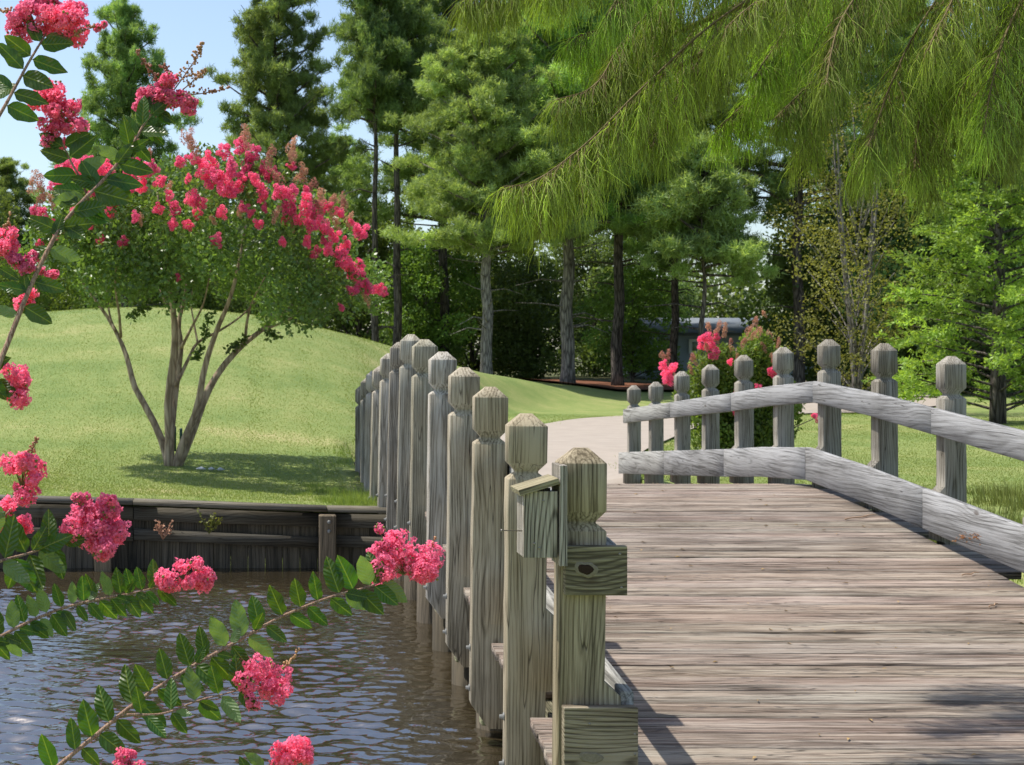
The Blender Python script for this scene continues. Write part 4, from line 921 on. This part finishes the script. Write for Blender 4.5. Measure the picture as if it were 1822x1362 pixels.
def pairs(n, up, dn, lo, hi, t0=.04, t1=.97, L1=None):
    out = []
    for k in range(n):
        t_ = t0+(t1-t0)*k/(n-1); L = random.uniform(lo, hi)*(1 if L1 is None else 1+(L1-1)*t_)
        out.append((t_, up, L)); out.append((t_+.014, dn, L*random.uniform(.8, 1.1)))
        if random.random() < .55: out.append((t_+.02, up-45 if random.random() < .5 else dn+30, L*random.uniform(.5, .8)))
    return out
# long lower branch
b, o_ = branch([(-60, 1455), (60, 1395), (150, 1325), (240, 1252), (330, 1193), (410, 1148), (500, 1098), (590, 1062), (660, 1043), (700, 1022)], 3.35, 3.85, .0062, .0022, pairs(19, 108, -42, 50, 66, .16, .93))
panicle(b, o_, 718, 1003, 122, 112, 3.86, 71, 1.1); panicle(b, o_, 682, 962, 48, 48, 3.86, 72, 1.0, lobes=5); bud_spike(b, o_, [(765, 985), (770, 970), (776, 955)], 3.86, 1, 14, .008)
b, o_ = branch([(226, 1272), (290, 1270), (350, 1248), (400, 1235), (440, 1225)], 3.45, 3.6, .003, .0016, pairs(5, 100, -50, 48, 60, .12, .9))
panicle(b, o_, 470, 1212, 112, 82, 3.6, 73, 1.0); bud_spike(b, o_, [(505, 1190), (520, 1172), (534, 1155)], 3.6, 2, 22, .010)
# second lower branch
b, o_ = branch([(-50, 1155), (0, 1133), (60, 1103), (120, 1080), (180, 1066), (240, 1055), (290, 1042)], 3.3, 3.5, .0042, .0018, pairs(15, 100, -50, 36, 48, .12, .95))
panicle(b, o_, 326, 1023, 106, 64, 3.5, 74, 1.15)
# third
b, o_ = branch([(-50, 1012), (10, 996), (60, 982), (112, 962)], 3.2, 3.4, .0045, .002, [(.35, 75, 75), (.45, -60, 70), (.6, 120, 70), (.62, -65, 66), (.72, 30, 62), (.74, -40, 60), (.86, 100, 60), (.88, -70, 58), (.97, 15, 48), (.5, -110, 60), (.3, -40, 60), (.25, 110, 60), (.66, 60, 50)])
panicle(b, o_, 162, 935, 118, 108, 3.4, 75, 1.15); panicle(b, o_, 140, 893, 50, 36, 3.4, 76, 1, lobes=5); panicle(b, o_, 196, 905, 50, 40, 3.4, 176, 1, lobes=5)
# left edge blossoms
b, o_ = branch([(-60, 1000), (-20, 950), (20, 905)], 3.3, 3.4, .0035, .002, [(.5, 60, 50), (.8, -30, 40), (.9, 150, 40)])
panicle(b, o_, 38, 852, 86, 96, 3.4, 77, 1.15); panicle(b, o_, 26, 925, 74, 72, 3.42, 78, 1.1); bud_spike(b, o_, [(52, 815), (60, 797), (68, 780)], 3.4, 3, 20, .012)
b, o_ = branch([(-60, 640), (-30, 660), (0, 680)], 3.3, 3.35, .003, .002, [(.9, -40, 50), (.7, -60, 48), (.5, 30, 50)])
panicle(b, o_, 16, 688, 68, 78, 3.35, 79, 1.1)
b, o_ = branch([(-70, 560), (-30, 500), (0, 470)], 3.3, 3.35, .003, .002, [(.95, -30, 40)])
panicle(b, o_, 12, 432, 50, 70, 3.4, 80, 1.1); panicle(b, o_, 42, 470, 56, 46, 3.4, 81, 1.1); panicle(b, o_, 85, 488, 30, 26, 3.45, 82, 1, lobes=4); bud_spike(b, o_, [(8, 420), (14, 400), (18, 380)], 3.4, 4, 16, .010)
panicle(b, o_, 50, 530, 60, 40, 3.48, 182, .8, lobes=6)
# main upper branch
b, o_ = branch([(-60, 760), (-20, 690), (10, 620), (40, 545), (72, 472), (105, 410), (140, 365), (175, 330), (210, 290), (240, 250), (262, 212), (285, 190)], 3.25, 3.65, .0070, .0028,
    [(.26, 170, 52), (.28, -28, 66), (.31, 175, 60), (.33, -20, 66), (.34, -60, 42), (.38, 190, 60), (.40, -14, 68), (.42, 205, 56), (.46, 150, 64), (.47, 10, 66), (.475, -30, 58), (.50, 210, 60), (.52, 15, 74), (.53, -12, 78), (.55, 160, 66), (.56, -45, 60), (.585, 185, 66), (.60, 20, 60), (.62, -18, 80), (.635, 130, 62), (.65, 165, 60), (.67, -8, 76), (.68, -40, 70), (.70, 110, 60), (.72, 60, 56), (.735, -15, 72), (.75, 155, 58), (.77, 25, 50), (.79, 100, 60), (.80, -20, 64), (.815, -50, 50), (.84, 130, 52), (.86, -5, 58), (.88, 95, 62), (.885, -48, 56), (.91, 160, 46), (.93, 35, 46), (.95, 100, 52), (.97, -20, 44), (.98, -50, 38), (.44, 80, 50), (.36, 60, 46), (.3, 100, 50)])
panicle(b, o_, 268, 178, 66, 44, 3.65, 83, 1.1); panicle(b, o_, 305, 160, 66, 50, 3.65, 84, 1.1); panicle(b, o_, 328, 188, 44, 34, 3.65, 85, 1, lobes=6)
bud_spike(b, o_, [(290, 165), (270, 130), (252, 108), (244, 90)], 3.65, 5, 46, .016); bud_spike(b, o_, [(310, 160), (335, 125), (352, 98), (362, 76)], 3.65, 6, 70, .022); bud_spike(b, o_, [(315, 170), (350, 168), (385, 162), (412, 156)], 3.65, 7, 44, .016)
bud_spike(b, o_, [(300, 160), (300, 130), (285, 118)], 3.66, 8, 40, .020); bud_spike(b, o_, [(325, 160), (350, 140), (368, 128)], 3.66, 9, 50, .022)
# side branch with the leaning blossom
b, o_ = branch([(158, 358), (146, 325), (130, 295), (115, 265), (108, 245)], 3.52, 3.56, .003, .0018, [(.15, 170, 54), (.2, 15, 50), (.38, 175, 56), (.42, 30, 54), (.6, 165, 52), (.62, 40, 56), (.78, 150, 46), (.8, 25, 50), (.93, 180, 40)])
panicle(b, o_, 118, 208, 84, 62, 3.56, 86, 1.1); panicle(b, o_, 82, 175, 62, 60, 3.56, 87, 1.1); panicle(b, o_, 92, 245, 60, 52, 3.56, 88, 1.0, lobes=7)
# top left branch
b, o_ = branch([(-60, 290), (-20, 235), (8, 190), (30, 150), (52, 110), (70, 80), (82, 60)], 3.3, 3.5, .005, .0024, [(.3, 200, 48), (.35, -22, 58), (.45, -15, 60), (.47, 150, 56), (.58, -22, 60), (.6, 125, 60), (.7, -18, 62), (.72, 140, 54), (.85, -8, 52), (.87, 110, 44), (.95, 150, 42), (.97, -15, 50), (.52, 215, 46)])
panicle(b, o_, 62, 40, 96, 66, 3.5, 89, 1.05); panicle(b, o_, 120, 48, 84, 84, 3.5, 90, 1.05); panicle(b, o_, 100, 8, 110, 40, 3.52, 91, 1.0); panicle(b, o_, 176, 48, 24, 26, 3.5, 92, 1, lobes=3); bud_spike(b, o_, [(60, 45), (20, 25), (0, 20)], 3.5, 10, 40, .016); bud_spike(b, o_, [(120, 70), (150, 55), (170, 48)], 3.48, 11, 30, .012)
# bottom edge blossoms
b, o_ = branch([(430, 1430), (450, 1385), (480, 1360)], 3.4, 3.45, .003, .002, [(.5, 120, 40), (.7, -10, 40), (.9, 150, 40)]); panicle(b, o_, 512, 1345, 100, 56, 3.45, 93, 1.1)
b, o_ = branch([(160, 1440), (190, 1400), (215, 1375)], 3.4, 3.42, .003, .002, [(.8, 160, 40)]); panicle(b, o_, 232, 1362, 70, 46, 3.42, 94, 1.1)
# off-view trunk of the near shrub so the branches spring from something
for (px, py, r) in ((-60, 1455, .012), (-50, 1155, .009), (-50, 1012, .009), (-60, 1000, .009), (-60, 640, .008), (-70, 560, .008), (-60, 760, .012), (-60, 290, .010)):
    e = P(px, py, 3.3); s = Soup(); tube(s, spline([(0, 0, 0), ((e.x-NB.x)*.25, (e.y-NB.y)*.4, (e.z-NB.z)*.5), tuple(e-NB)], 10), np.linspace(.022, r*.7, 10), 7, cap=True); s.build('stem', M['myrtlebark'], near, True)

# ------------------------------------------------------------------ weeping tree over the bridge
WB = Vector((6.4, 5.6, -1.3)); wt = empty('weeping_tree', WB); tag(wt, 'bright green weeping cypress whose fine hanging branchlets fill the upper right', 'tree')
s = Soup(); tr_ = spline([(0, 0, -.2), (-.05, 0, 1.5), (.05, -.1, 3.2), (-.1, -.1, 5.0)], 16); tube(s, tr_, np.linspace(.16, .06, 16), 10); s.build('trunk', M['pinebark_light'], wt, True)
lims = [  # view paths, distance, twig length scale
    ([(1900, -330), (1500, -200), (1250, -60), (1120, 60), (1060, 150), (990, 178)], 4.75, 1.0),
    ([(1900, -250), (1550, -120), (1300, 20), (1150, 150), (1060, 240), (1000, 290), (945, 325), (895, 332)], 4.55, .9),
    ([(1150, 150), (1080, 235), (1030, 290), (990, 330), (965, 370), (962, 415)], 4.55, .5),
    ([(1900, -350), (1400, -260), (1100, -140), (960, -70), (880, -30), (820, 0)], 4.9, .85),
    ([(1900, -300), (1450, -180), (1200, -40), (1090, 40), (1010, 70)], 5.0, .9),
    ([(1900, -300), (1600, -160), (1400, -20), (1260, 80), (1180, 160), (1140, 215)], 5.35, 1.1),
    ([(1950, -300), (1650, -150), (1480, 0), (1400, 110), (1330, 180), (1270, 235)], 5.5, 1.0),
    ([(1950, -260), (1700, -120), (1560, 20), (1480, 110), (1420, 170), (1380, 210)], 4.9, .9),
    ([(1950, -250), (1750, -100), (1640, 40), (1590, 140), (1560, 220), (1545, 260)], 4.6, .9),
    ([(1950, -250), (1800, -80), (1700, 40), (1650, 140), (1632, 240), (1628, 300)], 4.8, .9),
    ([(1950, -260), (1560, -140), (1350, -40), (1230, 60), (1200, 150), (1190, 210)], 5.65, 1.1),
    ([(1950, -260), (1850, -60), (1790, 60), (1765, 150), (1750, 240)], 4.5, .9),
    ([(1980, -260), (1900, -60), (1850, 60), (1815, 160), (1800, 230)], 4.8, .9),
    ([(2000, -220), (1700, -160), (1500, -60), (1420, 20), (1380, 80), (1340, 140)], 5.2, 1.0),
    ([(2000, -220), (1700, -180), (1300, -180), (1180, -90), (1110, -20), (1080, 30)], 4.6, .8),
    ([(1950, -200), (1800, 0), (1700, 130), (1655, 260), (1645, 350)], 4.9, .75),
    ([(2000, -100), (1880, 60), (1800, 180), (1772, 290)], 4.7, .8),
    ([(1480, 90), (1455, 170), (1440, 230), (1425, 270)], 5.2, .7),
    ([(1950, -150), (1780, 60), (1590, 180), (1540, 270), (1520, 310)], 5.3, .7),
    ([(1300, 20), (1230, 130), (1180, 220), (1160, 260)], 4.8, .7),
    ([(1200, 60), (1110, 170), (1070, 230), (1050, 280)], 4.9, .7),
    ([(2000, -220), (1720, -120), (1560, -40), (1500, 30), (1480, 90), (1470, 150)], 4.35, .7),
    ([(2000, -200), (1850, -120), (1720, -30), (1680, 30), (1650, 90)], 4.4, .8),
    ([(2000, -200), (1800, -160), (1600, -120), (1450, -60), (1350, 0), (1290, 50)], 4.45, .8),
    ([(2050, -200), (1950, -40), (1900, 80), (1880, 180)], 4.6, .9),
    ([(2000, -300), (1500, -260), (1250, -170), (1120, -100), (1020, -50), (960, -20)], 4.6, .75)]
RNG = np.random.default_rng(77); rn = random.Random(77)
def weep_strands(s, B, Dv, L, r, tint):
    """vectorised drooping threads: start B, start direction Dv, length L, bending to hang down"""
    n = len(B); K = 6; g_ = np.array([0, 0, -1.0]); gv = RNG.uniform(.2, .6, (n, 1)); pts_ = [B]; d = Dv.copy(); p_ = B.copy()
    for k in range(1, K):
        d = unit(d + g_*gv + RNG.normal(size=(n, 3))*.19); p_ = p_ + d*(L/(K-1))[:, None]; pts_.append(p_)
    Pn = np.stack(pts_, 1)                                    # n,K,3
    dd = unit(np.gradient(Pn, axis=1)); a = unit(np.cross(dd, np.array([.2, 1, .1]))); b_ = np.cross(dd, a)
    rr = (r*np.linspace(1, .35, K))[None, :, None]; ring = [Pn+rr*(a*cos(q)+b_*sin(q)) for q in (0, 2.1, 4.2)]
    V = np.stack(ring, 2).reshape(-1, 3)                      # n*K*3
    base = (np.arange(n)*K*3)[:, None, None] + (np.arange(K-1)*3)[None, :, None]; j = np.arange(3)[None, None]; j2 = (j+1) % 3
    f = np.stack([base+j, base+j2, base+3+j2, base+3+j], -1).reshape(-1, 4); s.add(V, f, np.repeat(tint, K*3))
for (path, y, ls) in lims:
    m = len(path); pts_ = [P(a, b, y+.35*(1-k/(m-1))) for k, (a, b) in enumerate(path)]; org = pts_[-1].copy()
    p_ = spline([q for q in pts_], 60); s = Soup(); tube(s, p_-np.array(org), np.linspace(.0052, .0013, 60), 6)
    # join the limb to the trunk
    tj = np.array(WB)+tr_[12+rn.randint(0, 3)]; tube(s, spline([tj-np.array(org), (tj+p_[0])/2-np.array(org)+np.array([0, 0, .15]), p_[0]-np.array(org)], 8), np.linspace(.03, .009, 8), 6)
    bo = s.build('branch', M['weeptwig'], wt, True, loc=org-WB)
    seg = np.linalg.norm(np.diff(p_, axis=0), axis=1).sum(); nt = int(seg/.0145); sf = Soup(); tw = Soup()
    lt = rn.uniform(.8, 1.2)
    for k in range(nt):
        v = (k+rn.random())/nt; idx = min(58, int(v*59)); b0 = p_[idx]; dl = p_[idx+1]-p_[idx]; dl /= np.linalg.norm(dl)
        if b0[2]*F/b0[1] > 638+230: continue
        side = unit(np.cross(dl, [0, 0, 1.0]))*(1 if k % 2 else -1); d0 = unit(dl*rn.uniform(.3, 1.1)+side*rn.uniform(.2, .9)+np.array([0, 0, rn.uniform(-.6, .25)]))
        L = ls*rn.uniform(.12, .36)*(1-.75*max(0, v-.55)/.45); q = [b0]; d = d0; pp = b0.copy()
        for z_ in range(7): d = unit(d+np.array([0, 0, -.30])+RNG.normal(size=3)*.06); pp = pp+d*L/7; q.append(pp)
        q = spline(q, 12); tube(tw, q-np.array(org), np.linspace(.0016, .0007, 12), 3, cap=False)
        mm = int(L/.0092); vi = RNG.uniform(.05, 1, mm); ii = np.clip((vi*11).astype(int), 0, 10); B = q[ii]+(q[ii+1]-q[ii])*RNG.uniform(0, 1, (mm, 1)); td = unit(q[ii+1]-q[ii])
        sd = unit(np.cross(td, RNG.normal(size=(mm, 3)))); D_ = unit(td+sd*RNG.uniform(.35, .95, (mm, 1))); Ls = ls**.5*RNG.uniform(.06, .20, mm)*(1.15-.45*vi)
        weep_strands(sf, B-np.array(org), D_, Ls, .00122, lt*RNG.uniform(.55, 1.35, mm)*rn.uniform(.7, 1.2))
    tw.build('twigs', M['weeptwig'], bo)['kind'] = 'stuff'
    f_ = sf.build('foliage', M['weep'], bo); f_['kind'] = 'stuff'
